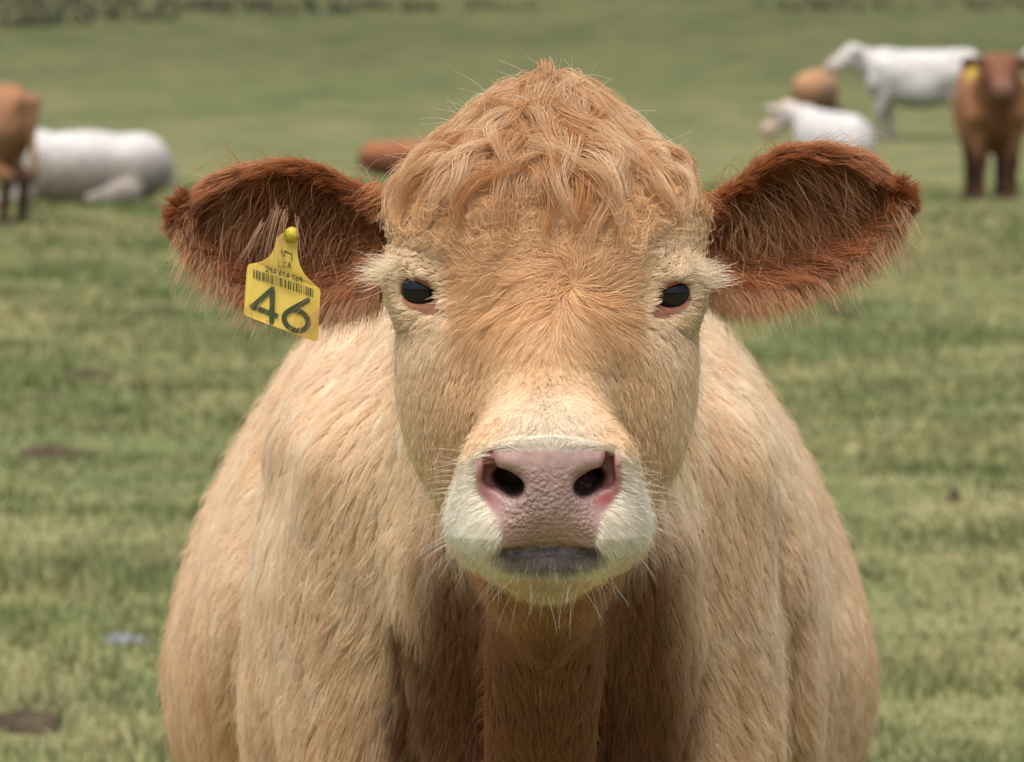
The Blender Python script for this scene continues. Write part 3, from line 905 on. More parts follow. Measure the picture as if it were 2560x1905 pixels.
def grow(P, Nn, L, K, hgt, wave, wfreq, rng, jit=0.25, stray=None):
    n = len(P); S = np.empty((n, K, 3)); S[:, 0] = P
    p = P.copy(); ph = 6.28 * (vnoise(P, 22, 91) * 0.8 + 0.15 * rng.random(n)); ph2 = 2.2 * vnoise(P, 16, 92)
    jv = rng.standard_normal((n, 3)) * jit
    jv = jv + 0.35 * np.stack([vnoise(P, 60, 81), vnoise(P, 60, 82), vnoise(P, 60, 83)], 1) * sstep(1.26, 1.30, P[:, 2])[:, None]
    st = (L / (K - 1))[:, None]
    nn = Nn.copy()
    for k in range(1, K):
        s = k / (K - 1)
        D = flow(p)[0]
        lf = np.stack([vnoise(p, 14, 61), vnoise(p, 14, 62), vnoise(p, 14, 63)], 1)
        D = norm(D) + jv + lf * (0.12 + 0.75 * wave)[:, None]
        t = norm(D - nn * (D * nn).sum(1, keepdims=True))
        bi = np.cross(nn, t)
        ang = wave * 1.5 * np.sin(wfreq * s * 6.28 + ph)
        t = t * np.cos(ang)[:, None] + bi * np.sin(ang)[:, None]
        lift = (0.9 * (1 - s) + 0.05)
        if stray is not None: lift = lift + stray * 0.9
        p = p + (t + nn * (lift * 0.45)[:, None] if np.ndim(lift) else t + nn * (lift * 0.45)) * st
        nn = sgrad(p)
        f = samp(p)
        tgt = hgt * (0.35 + 0.65 * math.sin(min(1, s * 1.15) * math.pi * 0.62))
        if stray is not None: tgt = tgt * (1 + stray * 2)
        p = p + nn * np.clip((tgt - f), -0.02, 0.02)[:, None] * 0.6
        S[:, k] = p
    return S

def build_coat():
    rng = np.random.default_rng(11)
    bare = np.clip(PADM * 1.3 + LIPM * np.where(np.abs(BV[:, 0] - MZ[0]) < 0.042, 0.55, 0.30) + EYEM * 1.2, 0, 1)
    y, z = BV[:, 1], BV[:, 2]
    vis = sstep(0.5, 0.1, BN[:, 1])                   # the side turned to the head end carries the dense coat
    headv = (y < 0.22) & (z > 0.97)
    # ---- head
    dens = np.where(headv & ~earv, 1.0, 0.0) * (1 - bare) * (0.12 + 0.88 * vis)
    dens *= 1 + 2.0 * sstep(-0.12, -0.16, y) + 0.4 * (z > 1.3)
    P, Nn = sample_faces(BV, BN, TRI, 270000, dens, rng)
    L = fur_len(P) * (0.75 + 0.5 * rng.random(len(P)))
    D, hd, mz, lo, up, top = flow(P)
    wave = np.clip(0.12 + 0.60 * sstep(1.285, 1.33, P[:, 2]) - 0.1 * lo, 0.03, 0.9) * (1 - mz)
    hgt = 0.0015 + 0.11 * L * (1 - 0.4 * lo) * (1 + 0.35 * up * vnoise(P, 45, 78))
    stray = (rng.random(len(P)) < 0.03) * rng.random(len(P))
    S = grow(P, Nn, L, 8, hgt, wave, 1.35, rng, 0.11, stray)
    S, gid = clump(S, 45, (0.35 + 0.3 * up) * (1 - mz) * (1 - 0.6 * lo) + 0.08, rng)
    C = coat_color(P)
    gv = rng.standard_normal(len(P))[gid] * (0.05 + 0.07 * up) + rng.standard_normal(len(P)) * 0.10
    C = C * (1 + gv)[:, None]
    C = lerp(C, C * rgb(0.55, 0.5, 0.42), (rng.random(len(P)) < 0.07) * 0.8)
    C = lerp(C, np.minimum(C * rgb(1.2, 1.35, 1.6), 0.85), (rng.random(len(P)) < 0.12) * 0.7)
    rad = np.where(mz > 0.5, 0.00018, 0.00026 - 0.00005 * lo) * (0.8 + 0.5 * rng.random(len(P)))
    hair_obj('face_fur', S, rad, np.clip(C, 0.01, 0.9), M_FUR, cow)
    print('face fur', time.time() - T0)
    # ---- trunk
    dens = np.where(~headv & ~earv, 1.0, 0.0) * (0.10 + 0.90 * vis) * sstep(0.35, 0.6, z)
    dens *= np.where(y > 1.9, 0.25, 1) * (1 + 0.6 * sstep(0.9, 0.5, y))
    P, Nn = sample_faces(BV, BN, TRI, 330000, dens, rng)
    L = fur_len(P) * (0.7 + 0.6 * rng.random(len(P)))
    wave = 0.03 + 0.28 * sstep(0.25, 0.7, vnoise(P, 6, 71)) * sstep(1.15, 1.0, P[:, 2]) + 0.0 * L
    hgt = 0.003 + 0.08 * L * (1 + 0.5 * vnoise(P, 12, 72))
    stray = (rng.random(len(P)) < 0.03) * rng.random(len(P))
    S = grow(P, Nn, L, 6, hgt, wave, 0.9, rng, 0.07, stray)
    S, gid = clump(S, 26, 0.38, rng, 1.1)
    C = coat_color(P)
    gv = rng.standard_normal(len(P))[gid] * 0.06 + rng.standard_normal(len(P)) * 0.09
    st = vnoise(P * np.array((1, 1, 0.22)), 55, 73) * 0.6 + vnoise(P * np.array((1, 1, 0.25)), 120, 74) * 0.5
    C = lerp(C, C * rgb(0.80, 0.68, 0.56), sstep(0.0, 0.8, st) * 0.55)
    C = lerp(C, np.minimum(C * rgb(1.16, 1.26, 1.42), 0.8), sstep(0.05, 0.8, -st) * 0.8)
    C = C * (1 + gv)[:, None]
    rad = 0.00027 * (0.8 + 0.5 * rng.random(len(P)))
    hair_obj('body_fur', S, rad, np.clip(C, 0.01, 0.9), M_FUR, cow)
    print('body fur', time.time() - T0)

build_coat()

def free_strands(root, d0, d1, L, K, rng, curl=0.0, cfreq=1.0, grav=0.0, jit=0.1):
    """strands that start along d0 and bend towards d1"""
    n = len(root); S = np.empty((n, K, 3)); S[:, 0] = root; p = root.copy()
    jv = rng.standard_normal((n, 3)) * jit
    ph = rng.random(n) * 6.28
    ax = norm(np.cross(d0 + 1e-3, rng.standard_normal((n, 3))))
    for k in range(1, K):
        s = k / (K - 1)
        d = norm(d0 * (1 - s) + d1 * s + jv)
        d = norm(d + ax * (curl * np.sin(cfreq * 6.28 * s + ph))[:, None])
        d = d + np.array((0, 0, -grav * s))
        p = p + norm(d) * (L / (K - 1))[:, None]
        S[:, k] = p
    return S

# ---- forelock: locks falling from the poll
def forelock():
    rng = np.random.default_rng(21)
    crown = np.where((BV[:, 2] > 1.385) & (BV[:, 1] < 0.085) & ~earv, 1.0, 0.0) * (1 + 2.5 * sstep(1.41, 1.45, BV[:, 2]))
    locks, per, K = 300, 60, 13
    P, Nn = sample_faces(BV, BN, TRI, locks, crown, rng)
    a = (P[:, 0] - HX) / 0.08
    L = (0.045 + 0.078 * rng.random(locks) ** 1.2) * (1 - 0.35 * np.clip(np.abs(a), 0, 1))
    hgt = 0.006 + 0.014 * rng.random(locks)
    G = np.empty((locks, K, 3)); G[:, 0] = P; p = P.copy(); nn = Nn.copy()
    dx = a * 0.8 + rng.normal(size=locks) * 0.42 - 0.10
    wv = 0.20 + 0.50 * rng.random(locks); ph = rng.random(locks) * 6.28; fq = 0.45 + 0.55 * rng.random(locks)
    for k in range(1, K):
        s = k / (K - 1)
        D = np.stack([dx * (1 - 0.3 * s), np.full(locks, -0.25), np.full(locks, -0.9)], 1)
        t = norm(D - nn * (D * nn).sum(1, keepdims=True)); bi = np.cross(nn, t)
        ang = wv * np.sin(fq * s * 6.28 + ph)
        t = t * np.cos(ang)[:, None] + bi * np.sin(ang)[:, None]
        p = p + (t + nn * 0.5 * max(0, 0.5 - s)) * (L / (K - 1))[:, None]
        nn = sgrad(p); f = samp(p)
        tgt = hgt * math.sin(math.pi * min(0.93, 0.12 + 0.85 * s)) + 0.002
        p = p + nn * (tgt - f)[:, None] * 0.6
        G[:, k] = p
    s = np.linspace(0, 1, K)
    off = rng.standard_normal((locks, per, 1, 3)) * np.array((0.0060, 0.0045, 0.0035))
    tw = rng.standard_normal((locks, per, 1, 3)) * 0.0032
    S = G[:, None] + off * (1 - 0.62 * s[None, None, :, None]) + tw * (s[None, None, :, None] ** 2)
    cut = 0.7 + 0.3 * rng.random((locks, per))                     # uneven ends
    ss = s[None, None, :] * cut[..., None] * (K - 1); i0 = np.clip(ss.astype(int), 0, K - 2); fr_ = (ss - i0)[..., None]
    li = np.arange(locks)[:, None, None]; pi = np.arange(per)[None, :, None]
    S = S[li, pi, i0] * (1 - fr_) + S[li, pi, i0 + 1] * fr_
    tone = np.clip(rng.normal(size=locks) * 0.36 + 0.14, -0.35, 0.85)
    C = rgb(0.41, 0.225, 0.105) + (rgb(0.62, 0.44, 0.27) - rgb(0.41, 0.225, 0.105)) * tone[:, None, None]
    C = np.repeat(C, per, axis=1).reshape(-1, 3) * (1 + 0.10 * rng.standard_normal(locks * per))[:, None]
    S = S.reshape(-1, K, 3)
    hair_obj('forelock', S, np.full(len(S), 0.00022) * (0.8 + 0.4 * rng.random(len(S))), np.clip(C, 0.01, 0.9), M_FUR, cow)
    # flyaway hairs
    n = 170
    a = rng.random(n) * 2 - 1
    root = np.stack([HX + a * 0.10, 0.05 + 0.03 * rng.standard_normal(n), 1.455 - 0.085 * np.abs(a) ** 1.7], 1)
    d0 = norm(np.stack([a * 0.8 - 0.2, rng.normal(size=n) * 0.3, 0.35 + 0 * a], 1)); d1 = norm(np.stack([a * 1.0 - 0.3 + rng.normal(size=n) * 0.4, rng.normal(size=n) * 0.3, -0.3 + 0.5 * rng.normal(size=n)], 1))
    S = free_strands(root, d0, d1, 0.025 + 0.035 * rng.random(n), 8, rng, 0.2, 0.7)
    hair_obj('flyaway_hair', S, np.full(n, 0.00016), np.tile(C_PALE, (n, 1)), M_FUR, cow)
forelock()

# ---- ears
def ear_fur():
    rng = np.random.default_rng(31)
    SS, RR, CC = [], [], []
    def add(S, r, C): SS.append(S); RR.append(np.broadcast_to(r, (len(S),)).copy()); CC.append(C)
    K = 8
    for k, (fr, bk) in enumerate(EARS):
        sx = -1 if k == 0 else 1
        def sp(G, n, tlo=0, thi=1, slo=0, shi=1, pw=1.0):
            t = tlo + (thi - tlo) * rng.random(n) ** pw; s = slo + (shi - slo) * rng.random(n)
            ti = t * (NT - 1.001); si = s * (NS - 1.001); i = ti.astype(int); j = si.astype(int); ft = (ti - i)[:, None]; fs = (si - j)[:, None]
            p = G[i, j] * (1-ft) * (1-fs) + G[i+1, j] * ft * (1-fs) + G[i, j+1] * (1-ft) * fs + G[i+1, j+1] * ft * fs
            dt = norm(G[i+1, j] - G[i, j] + (G[i+1, j+1] - G[i, j+1]) + 1e-6); ds = norm(G[i, j+1] - G[i, j] + G[i+1, j+1] - G[i+1, j] + 1e-6)
            nr = np.cross(dt, ds); nr = norm(nr)
            return t, s, p, dt, ds, nr
        # inside, lying outwards
        t, s, p, dt, ds, nr = sp(fr, 30000)
        nr = nr * np.sign(-nr[:, 1:2] + 1e-9)
        e = np.where(s < 0.5, -1.0, 1.0)[:, None] * (np.abs(s - 0.5) * 2)[:, None] ** 2
        d0 = norm(dt * 0.8 + ds * e * 0.6 + nr * 0.5); d1 = norm(dt * 0.9 + ds * e * 0.7 + nr * 0.05 + np.array((0, 0, -0.15)))
        L = 0.024 + 0.022 * rng.random(len(p))
        S = free_strands(p, d0, d1, L, K, rng, 0.12, 0.8, 0.1, 0.16)
        S, gid = clump(S, 30, 0.65, rng)
        C = lerp(np.tile(rgb(0.24, 0.085, 0.028), (len(p), 1)), rgb(0.33, 0.135, 0.055), sstep(0.72, 1.0, s) * 0.8 + 0.25 * rng.random(len(p)))
        C = lerp(C, rgb(0.15, 0.055, 0.02), sstep(0.0, 0.35, s) * sstep(0.75, 0.4, s) * sstep(0.9, 0.4, t) * 0.6)
        add(S, 0.00034, C * (1 + 0.15 * rng.standard_normal(len(p))[gid])[:, None])
        # the back and rims
        t, s, p, dt, ds, nr = sp(bk, 16000)
        nr = nr * np.sign(nr[:, 1:2] + 1e-9)
        e = (s * 2 - 1)[:, None]
        d0 = norm(dt * 0.8 + ds * e * 0.6 + nr * 0.4); d1 = norm(dt + ds * e * 0.6 + nr * 0.05)
        L = (0.016 + 0.010 * rng.random(len(p))) * (1 - 0.4 * sstep(0.7, 1.0, t))
        S = free_strands(p, d0, d1, L, K, rng, 0.1, 0.8, 0.1, 0.15)
        S, gid = clump(S, 25, 0.5, rng)
        C = np.tile(rgb(0.42, 0.19, 0.08), (len(p), 1)) * (1 + 0.12 * rng.standard_normal(len(p)))[:, None]
        add(S, 0.00032, C)
        # upper rim
        t, s, p, dt, ds, nr = sp(fr, 9000, 0, 1, 0.0, 0.16)
        d0 = norm(dt * 0.9 - ds * 0.35 + np.array((0, -0.5, 0.1))); d1 = norm(dt - ds * 0.1 + np.array((0, -0.05, 0)))
        S = free_strands(p, d0, d1, (0.018 + 0.014 * rng.random(len(p))) * (1 - 0.6 * sstep(0.7, 1.0, t)), K, rng, 0.1, 0.8, 0.05, 0.15)
        S, gid = clump(S, 25, 0.5, rng)
        C = lerp(np.tile(rgb(0.33, 0.135, 0.05), (len(p), 1)), rgb(0.46, 0.23, 0.105), rng.random(len(p)) * 0.7)
        add(S, 0.00032, C)
        # tip and lower fringe, paler ends
        t, s, p, dt, ds, nr = sp(fr, 12000, 0.02, 1, 0.82, 1.0)
        out = norm(ds + dt * 0.5)
        d0 = norm(out + np.array((0, -0.25, 0))); d1 = norm(out * 0.8 + np.array((0, 0, -0.35)))
        S = free_strands(p, d0, d1, (0.022 + 0.022 * rng.random(len(p))) * (1 + 0.25 * sstep(0.5, 0.15, t) + 0.9 * (rng.random(len(p)) < 0.06)), K, rng, 0.12, 0.8, 0.15, 0.2)
        S, gid = clump(S, 22, 0.35, rng)
        C = lerp(np.tile(rgb(0.34, 0.145, 0.06), (len(p), 1)), rgb(0.52, 0.35, 0.21), np.clip(0.25 + 0.5 * rng.random(len(p))[gid], 0, 1))
        add(S, 0.00021, C)
        # tip fuzz, cream
        t, s, p, dt, ds, nr = sp(bk, 5000, 0.72, 1, 0.0, 1.0)
        d0 = norm(dt + ds * (s * 2 - 1)[:, None] + np.array((0, -0.1, 0))); d1 = d0 + np.array((0, 0, -0.3))
        S = free_strands(p, d0, d1, 0.012 + 0.009 * rng.random(len(p)), K, rng, 0.1, 0.8, 0.1, 0.25)
        C = lerp(np.tile(rgb(0.50, 0.28, 0.15), (len(p), 1)), C_PALE, rng.random(len(p)) * 0.7)
        add(S, 0.00024, C)
        # long curved hairs standing across the opening
        n = 1500
        t, s, p, dt, ds, nr = sp(fr, n, 0.05, 0.70, 0.03, 0.60)
        d0 = norm(dt * 0.9 + np.array((0, -0.9, 0.15))); d1 = norm(dt * 0.35 + ds * 0.9 + np.array((0, -0.1, -0.3)))
        S = free_strands(p, d0, d1, 0.04 + 0.05 * rng.random(n), K, rng, 0.55, 0.6, 0.2, 0.35)
        S, gid = clump(S, 9, 0.45, rng)
        C = lerp(np.tile(rgb(0.30, 0.12, 0.045), (n, 1)), rgb(0.60, 0.40, 0.22), (rng.random(n) ** 5)[gid])
        add(S, 0.00022, C)
        # tuft joining the ear to the poll
        n = 7000
        jj = rng.integers(0, NS, n); ii = rng.integers(0, 5, n)
        p = np.where((rng.random(n) < 0.5)[:, None], fr[ii, jj], bk[ii, jj]) + rng.standard_normal((n, 3)) * np.array((0.007, 0.007, 0.006))
        d0 = norm(np.array((sx * 0.7, -0.6, 0.1)) + rng.standard_normal((n, 3)) * 0.3); d1 = norm(np.array((sx * 0.8, -0.2, -0.55)) + rng.standard_normal((n, 3)) * 0.3)
        S = free_strands(p, d0, d1, 0.016 + 0.018 * rng.random(n), K, rng, 0.2, 0.8, 0.2, 0.15)
        S, gid = clump(S, 30, 0.55, rng)
        C = lerp(np.tile(C_RUST * 1.1, (n, 1)), C_TAN, rng.random(n) * 0.45)
        add(S, 0.00032, C)
    # strands hanging across the tag
    n = 46
    lock = rng.integers(0, 4, n)
    uu = np.array([655, 690, 712, 742])[lock] + rng.normal(size=n) * 5; vv = np.array([560, 520, 530, 545])[lock] + rng.normal(size=n) * 8
    p = np.array([A(a, b, -0.012) for a, b in zip(uu, vv)]) + rng.normal(size=(n, 3)) * np.array((0, 0.002, 0))
    d0 = norm(np.stack([np.array([-0.55, -0.25, -0.3, 0.1])[lock], np.full(n, -0.15), np.full(n, -0.9)], 1)); d1 = norm(np.stack([np.array([-0.6, -0.2, 0.1, 0.25])[lock], np.full(n, 0.05), np.full(n, -1.0)], 1))
    S = free_strands(p, d0, d1, np.array([0.045, 0.050, 0.058, 0.035])[lock] * (0.7 + 0.4 * rng.random(n)), K, rng, 0.05, 0.5, 0, 0.07)
    add(S, 0.00020, lerp(np.tile(rgb(0.33, 0.15, 0.07), (n, 1)), C_PALE, rng.random(n) * 0.5))
    hair_obj('ear_hair', np.concatenate(SS), np.concatenate(RR), np.clip(np.concatenate(CC) * rgb(0.86, 0.80, 0.76), 0.01, 0.9), M_FUR, cow)
ear_fur()

# ---- lashes, brows, whiskers
def lashes():
    rng = np.random.default_rng(41)
    SS, CC, RR = [], [], []
    for sx, e in zip((-1, 1), EYES):
        n = 520
        t = rng.random(n)
        c0 = np.array((-sx * 0.022, -0.022, 0.020)); c1 = np.array((sx * 0.006, -0.012, 0.029)); c2 = np.array((sx * 0.027, -0.002, 0.008))
        p = e + (c0 * ((1-t)**2)[:, None] + c1 * (2*t*(1-t))[:, None] + c2 * (t*t)[:, None]) + rng.standard_normal((n, 3)) * np.array((0.002, 0.003, 0.003))
        d0 = norm(np.stack([sx * (0.25 + 0.9 * t), -0.8 + 0.4 * t, 0.40 - 0.1 * t], 1) + rng.standard_normal((n, 3)) * 0.45)
        d1 = norm(np.stack([sx * (0.6 + 0.9 * t), -0.25 + 0 * t, 0.35 - 0.50 * t], 1) + rng.standard_normal((n, 3)) * 0.40)
        S = free_strands(p, d0, d1, (0.010 + 0.026 * t) * (0.7 + 0.5 * rng.random(n)), 7, rng, 0.05, 0.7, 0.0, 0.15)
        S, g = clump(S, 7, 0.3, rng)
        SS.append(S); CC.append(np.tile(C_PALE * 1.08, (n, 1)) * (1 + 0.1 * rng.standard_normal(n))[:, None]); RR.append(np.full(n, 0.00018))
    hair_obj('eyelashes', np.concatenate(SS), np.concatenate(RR), np.clip(np.concatenate(CC), 0, 0.9), M_FUR, cow)
    # whiskers round the lips
    n = 100
    a = rng.random(n) * 2 - 1
    side = np.sign(a)
    p = np.stack([MZ[0] + side * (0.050 + 0.028 * rng.random(n)), MZ[1] + 0.02 + 0.03 * rng.random(n), MZ[2] + 0.03 - 0.075 * rng.random(n)], 1)
    low = rng.random(n) < 0.45
    p[low, 0] = MZ[0] + (rng.random(low.sum()) * 2 - 1) * 0.05; p[low, 2] = MZ[2] - 0.055 - 0.02 * rng.random(low.sum()); p[low, 1] = MZ[1] + 0.01 + 0.03 * rng.random(low.sum())
    nn = sgrad(p); p = p - nn * samp(p)[:, None]
    d0 = norm(nn + np.stack([side * 0.3, 0 * a - 0.2, 0 * a - 0.3], 1) + rng.standard_normal((n, 3)) * 0.15)
    d1 = norm(d0 + np.array((0, 0.1, -0.45)))
    S = free_strands(p, d0, d1, 0.018 + 0.025 * rng.random(n), 7, rng, 0.04, 0.5)
    hair_obj('whiskers', S, np.full(n, 0.00015), np.tile(rgb(0.75, 0.7, 0.6), (n, 1)), M_FUR, cow, 0.15)
lashes()
print('fur done', time.time() - T0)

# ------------------------------------------------------------------ ear tag
M_TAG = mat_plain('tag_yellow', (0.72, 0.53, 0.10), 0.42, 0.45, 60, 0.06)
M_INK = mat_plain('tag_ink', (0.13, 0.155, 0.075), 0.6, 0.3, 60, 0.15)
def ear_tag():
    # built flat (x right, z up), turned into place afterwards
    sc_ = 5.0 / FPX * 0.997
    ox, oz = 725.0, 560.0
    def L(u, v): return ((u - ox) * sc_, -(v - oz) * sc_)
    root = bpy.data.objects.new('ear_tag', None); COL.objects.link(root)
    tag(root, 'yellow plastic ear tag marked 46 hanging from the big cow\'s ear', 'ear tag')
    # outline: neck at the top, flared shoulders, rounded corners (zoom factors of the photograph)
    def z(a, b): return (560 + a * 300 / 1377, 540 + b * 360 / 1652)
    pts = [(640, 215), (600, 260), (585, 360), (545, 430), (490, 490), (410, 532), (300, 548), (272, 562), (258, 610), (222, 1090), (224, 1125), (250, 1155), (620, 1290), (1000, 1432), (1040, 1442), (1068, 1425), (1082, 1380), (1105, 900), (1108, 860), (1085, 825), (1000, 755), (930, 680), (880, 590), (850, 490), (838, 370), (850, 270), (800, 200), (710, 180)]
    out = [L(*z(*p)) for p in pts]
    # subdivide + relax the outline for soft corners
    P = np.array(out)
    for _ in range(2):
        Qp = np.empty((len(P) * 2, 2)); Qp[0::2] = P * 0.78 + np.roll(P, -1, 0) * 0.22; Qp[1::2] = P * 0.22 + np.roll(P, -1, 0) * 0.78; P = Qp
    b = bmesh.new()
    th = 0.0009
    f = b.faces.new([b.verts.new((x, -th, zz)) for x, zz in P])
    r = bmesh.ops.extrude_face_region(b, geom=[f])
    bmesh.ops.translate(b, verts=[v for v in r['geom'] if isinstance(v, bmesh.types.BMVert)], vec=(0, 2 * th, 0))
    bmesh.ops.recalc_face_normals(b, faces=b.faces)
    bmesh.ops.bevel(b, geom=[e for e in b.edges if abs(e.verts[0].co.y - e.verts[1].co.y) < 1e-7], offset=0.0004, segments=2, affect='EDGES')
    # gentle warp of the plastic
    def warp(x, zz): return 4.0 * (x * x) - 0.9 * x * zz + 1.2 * min(zz + 0.03, 0) ** 2
    for v in b.verts: v.co.y += warp(v.co.x, v.co.z)
    me = bpy.data.meshes.new('plate'); b.to_mesh(me); b.free()
    me.materials.append(M_TAG); o = bpy.data.objects.new('plate', me); COL.objects.link(o); o.parent = root
    def ribbon(name, strokes, wpx, mat, closed=False):
        """flat printed strokes with round ends lying just proud of the plate"""
        b = bmesh.new()
        for st in strokes:
            cl = st[0] == st[-1] and len(st) > 3
            pp = np.array([L(*z(*p)) for p in st])
            if len(pp) > 3:
                pp2 = [pp[0]]
                for i in range(len(pp) - 1):
                    p0 = pp[i-1] if i > 0 else (pp[-2] if cl else pp[0]); p3 = pp[i+2] if i + 2 < len(pp) else (pp[1] if cl else pp[-1])
                    for t in np.linspace(0, 1, 7)[1:]:
                        pp2.append(0.5 * (2*pp[i] + (pp[i+1]-p0)*t + (2*p0 - 5*pp[i] + 4*pp[i+1] - p3)*t*t + (3*pp[i] - p0 - 3*pp[i+1] + p3)*t**3))
                pp = np.array(pp2)
            hw = wpx * 300 / 1377 * sc_ / 2
            d = np.gradient(pp, axis=0); d /= np.maximum(np.linalg.norm(d, axis=1, keepdims=True), 1e-9)
            nrm = np.stack([-d[:, 1], d[:, 0]], 1)
            left = pp + nrm * hw; right = pp - nrm * hw
            ring = list(left)
            if not cl:
                a0 = math.atan2(nrm[-1][1], nrm[-1][0]); ring += [pp[-1] + hw * np.array((math.cos(a0 - k * math.pi / 6), math.sin(a0 - k * math.pi / 6))) for k in range(1, 6)]
            vl = [b.verts.new((p[0], 0, p[1])) for p in left]; vr = [b.verts.new((p[0], 0, p[1])) for p in right]
            for i in range(len(pp) - 1):
                b.faces.new((vl[i], vl[i+1], vr[i+1], vr[i]))
            if not cl:
                for end, va, vb, sgn in ((pp[-1], vl[-1], vr[-1], -1), (pp[0], vr[0], vl[0], -1)):
                    nn = nrm[-1] if end is pp[-1] or (end == pp[-1]).all() else -nrm[0]
                    a0 = math.atan2(nn[1], nn[0])
                    arc = [b.verts.new((end[0] + hw * math.cos(a0 - k * math.pi / 6), 0, end[1] + hw * math.sin(a0 - k * math.pi / 6))) for k in range(1, 6)]
                    try: b.faces.new([va] + arc + [vb])
                    except ValueError: pass
        for v in b.verts: v.co.y = -th - 0.00035 + warp(v.co.x, v.co.z)
        bmesh.ops.solidify(b, geom=b.faces[:], thickness=0.0003)
        bmesh.ops.recalc_face_normals(b, faces=b.faces)
        me = bpy.data.meshes.new(name); b.to_mesh(me); b.free(); me.materials.append(mat)
        o = bpy.data.objects.new(name, me); COL.objects.link(o); o.parent = root
        return o
    four = ribbon('digit', [[(545, 1218), (556, 838)], [(556, 838), (322, 1040)], [(322, 1040), (595, 1145)]], 58, M_INK); four['label'] = 'dark green figure 4'
    six = ribbon('digit', [[(962, 968), (860, 1025), (760, 1080), (700, 1130), (690, 1190), (725, 1260), (800, 1310), (885, 1318), (950, 1270), (962, 1200), (920, 1130), (850, 1090), (770, 1085), (705, 1120)]], 58, M_INK); six['label'] = 'dark green figure 6'
    # barcode: bars of uneven width under the small figures
    rng = np.random.default_rng(4)
    b = bmesh.new(); x = 335.0
    while x < 1025:
        wd = float(rng.choice([6, 9, 14, 20])); x2 = min(x + wd, 1028)
        def yy(t): return 612 + (t - 335) * (836 - 612) / 690
        q = [L(*z(x, yy(x))), L(*z(x2, yy(x2))), L(*z(x2 - 4, yy(x2) + 98)), L(*z(x - 4, yy(x) + 98))]
        b.faces.new([b.verts.new((p[0], -th - 0.0003 + warp(*p), p[1])) for p in q])
        x = x2 + float(rng.choice([6, 8, 12, 18]))
    bmesh.ops.solidify(b, geom=b.faces[:], thickness=0.0002)
    me = bpy.data.meshes.new('barcode'); b.to_mesh(me); b.free(); me.materials.append(M_BAR)
    o = bpy.data.objects.new('barcode', me); COL.objects.link(o); o.parent = root
    # small figures 294 614 769 along a slant, drawn as strokes
    G = {'2': [[(0, 8), (3, 10), (6, 8), (5, 5), (0, 0), (6, 0)]], '9': [[(6, 7), (3, 10), (0, 7), (3, 5), (6, 7), (5, 0)]], '4': [[(5, 0), (5, 10)], [(5, 10), (0, 3)], [(0, 3), (7, 3)]],
         '6': [[(5, 10), (1, 5), (0, 2), (3, 0), (6, 2), (3, 5), (1, 4)]], '1': [[(3, 0), (3, 10)], [(3, 10), (1, 8)]], '7': [[(0, 10), (6, 10)], [(6, 10), (2, 0)]],
         'L': [[(0, 10), (0, 0)], [(0, 0), (6, 0)]], 'C': [[(6, 8), (3, 10), (0, 6), (2, 0), (6, 2)]], 'A': [[(0, 0), (3, 10)], [(3, 10), (6, 0)], [(1, 4), (5, 4)]]}
    def text(s, x0, y0, sx, sy, slope, wpx, name):
        st = []; x = x0
        for ch in s:
            if ch == ' ': x += 5 * sx; continue
            for g in G[ch]: st.append([(x + a * sx, y0 + (x - x0) * slope - c * sy) for a, c in g])
            x += 8.6 * sx
        ribbon(name, st, wpx, M_INK)
    text('294 614 769', 478, 640, 4.9, 5.4, 0.31, 11, 'serial_number')
    text('LCA', 625, 585, 6.2, 6.5, 0.12, 10, 'maker_mark')
    ribbon('handwritten_mark', [[(650, 400), (690, 470)], [(690, 470), (705, 400)], [(705, 400), (735, 420)], [(735, 420), (780, 440)], [(780, 440), (775, 520)], [(650, 400), (780, 435)]], 9, M_INK)
    # stud holding the tag
    b = bmesh.new(); c = L(*z(755, 240))
    prof = [(0.0, 0.0105), (0.0035, 0.0100), (0.0058, 0.0080), (0.0066, 0.0048), (0.0062, 0.002), (0.0044, 0.0008), (0.0040, -0.010)]
    nseg = 20; rings = []
    for rr, hh in prof:
        rings.append([b.verts.new((rr * math.cos(2*math.pi*k/nseg), -hh, rr * math.sin(2*math.pi*k/nseg))) for k in range(nseg)] if rr > 0 else [b.verts.new((0, -hh, 0))])
    for i in range(len(rings) - 1):
        A0, B0 = rings[i], rings[i+1]
        for k in range(nseg):
            if len(A0) == 1: b.faces.new((A0[0], B0[k], B0[(k+1) % nseg]))
            else: b.faces.new((A0[k], B0[k], B0[(k+1) % nseg], A0[(k+1) % nseg]))
    bmesh.ops.recalc_face_normals(b, faces=b.faces)
    bmesh.ops.rotate(b, verts=b.verts, cent=(0, 0, 0), matrix=Matrix.Rotation(R(-28), 3, 'X') @ Matrix.Rotation(R(22), 3, 'Z'))
    bmesh.ops.translate(b, verts=b.verts, vec=(c[0], -0.001, c[1]))
    me = bpy.data.meshes.new('stud'); b.to_mesh(me); b.free(); me.materials.append(M_STUD)
    for p in me.polygons: p.use_smooth = True
    o = bpy.data.objects.new('stud', me); COL.objects.link(o); o.parent = root
    yd = 0.002
    p = at(ox, oz, yd); root.location = p
    root.scale = ((yd + 5) / 5.0,) * 3
    root.rotation_euler = (R(-3), 0, R(0))
    return root
M_BAR = mat_plain('tag_barcode', (0.16, 0.17, 0.07), 0.6, 0.3, 60, 0.25)
M_STUD = mat_plain('tag_stud', (0.50, 0.42, 0.03), 0.45, 0.4, 300, 0.3)
ear_tag()
print('tag', time.time() - T0)

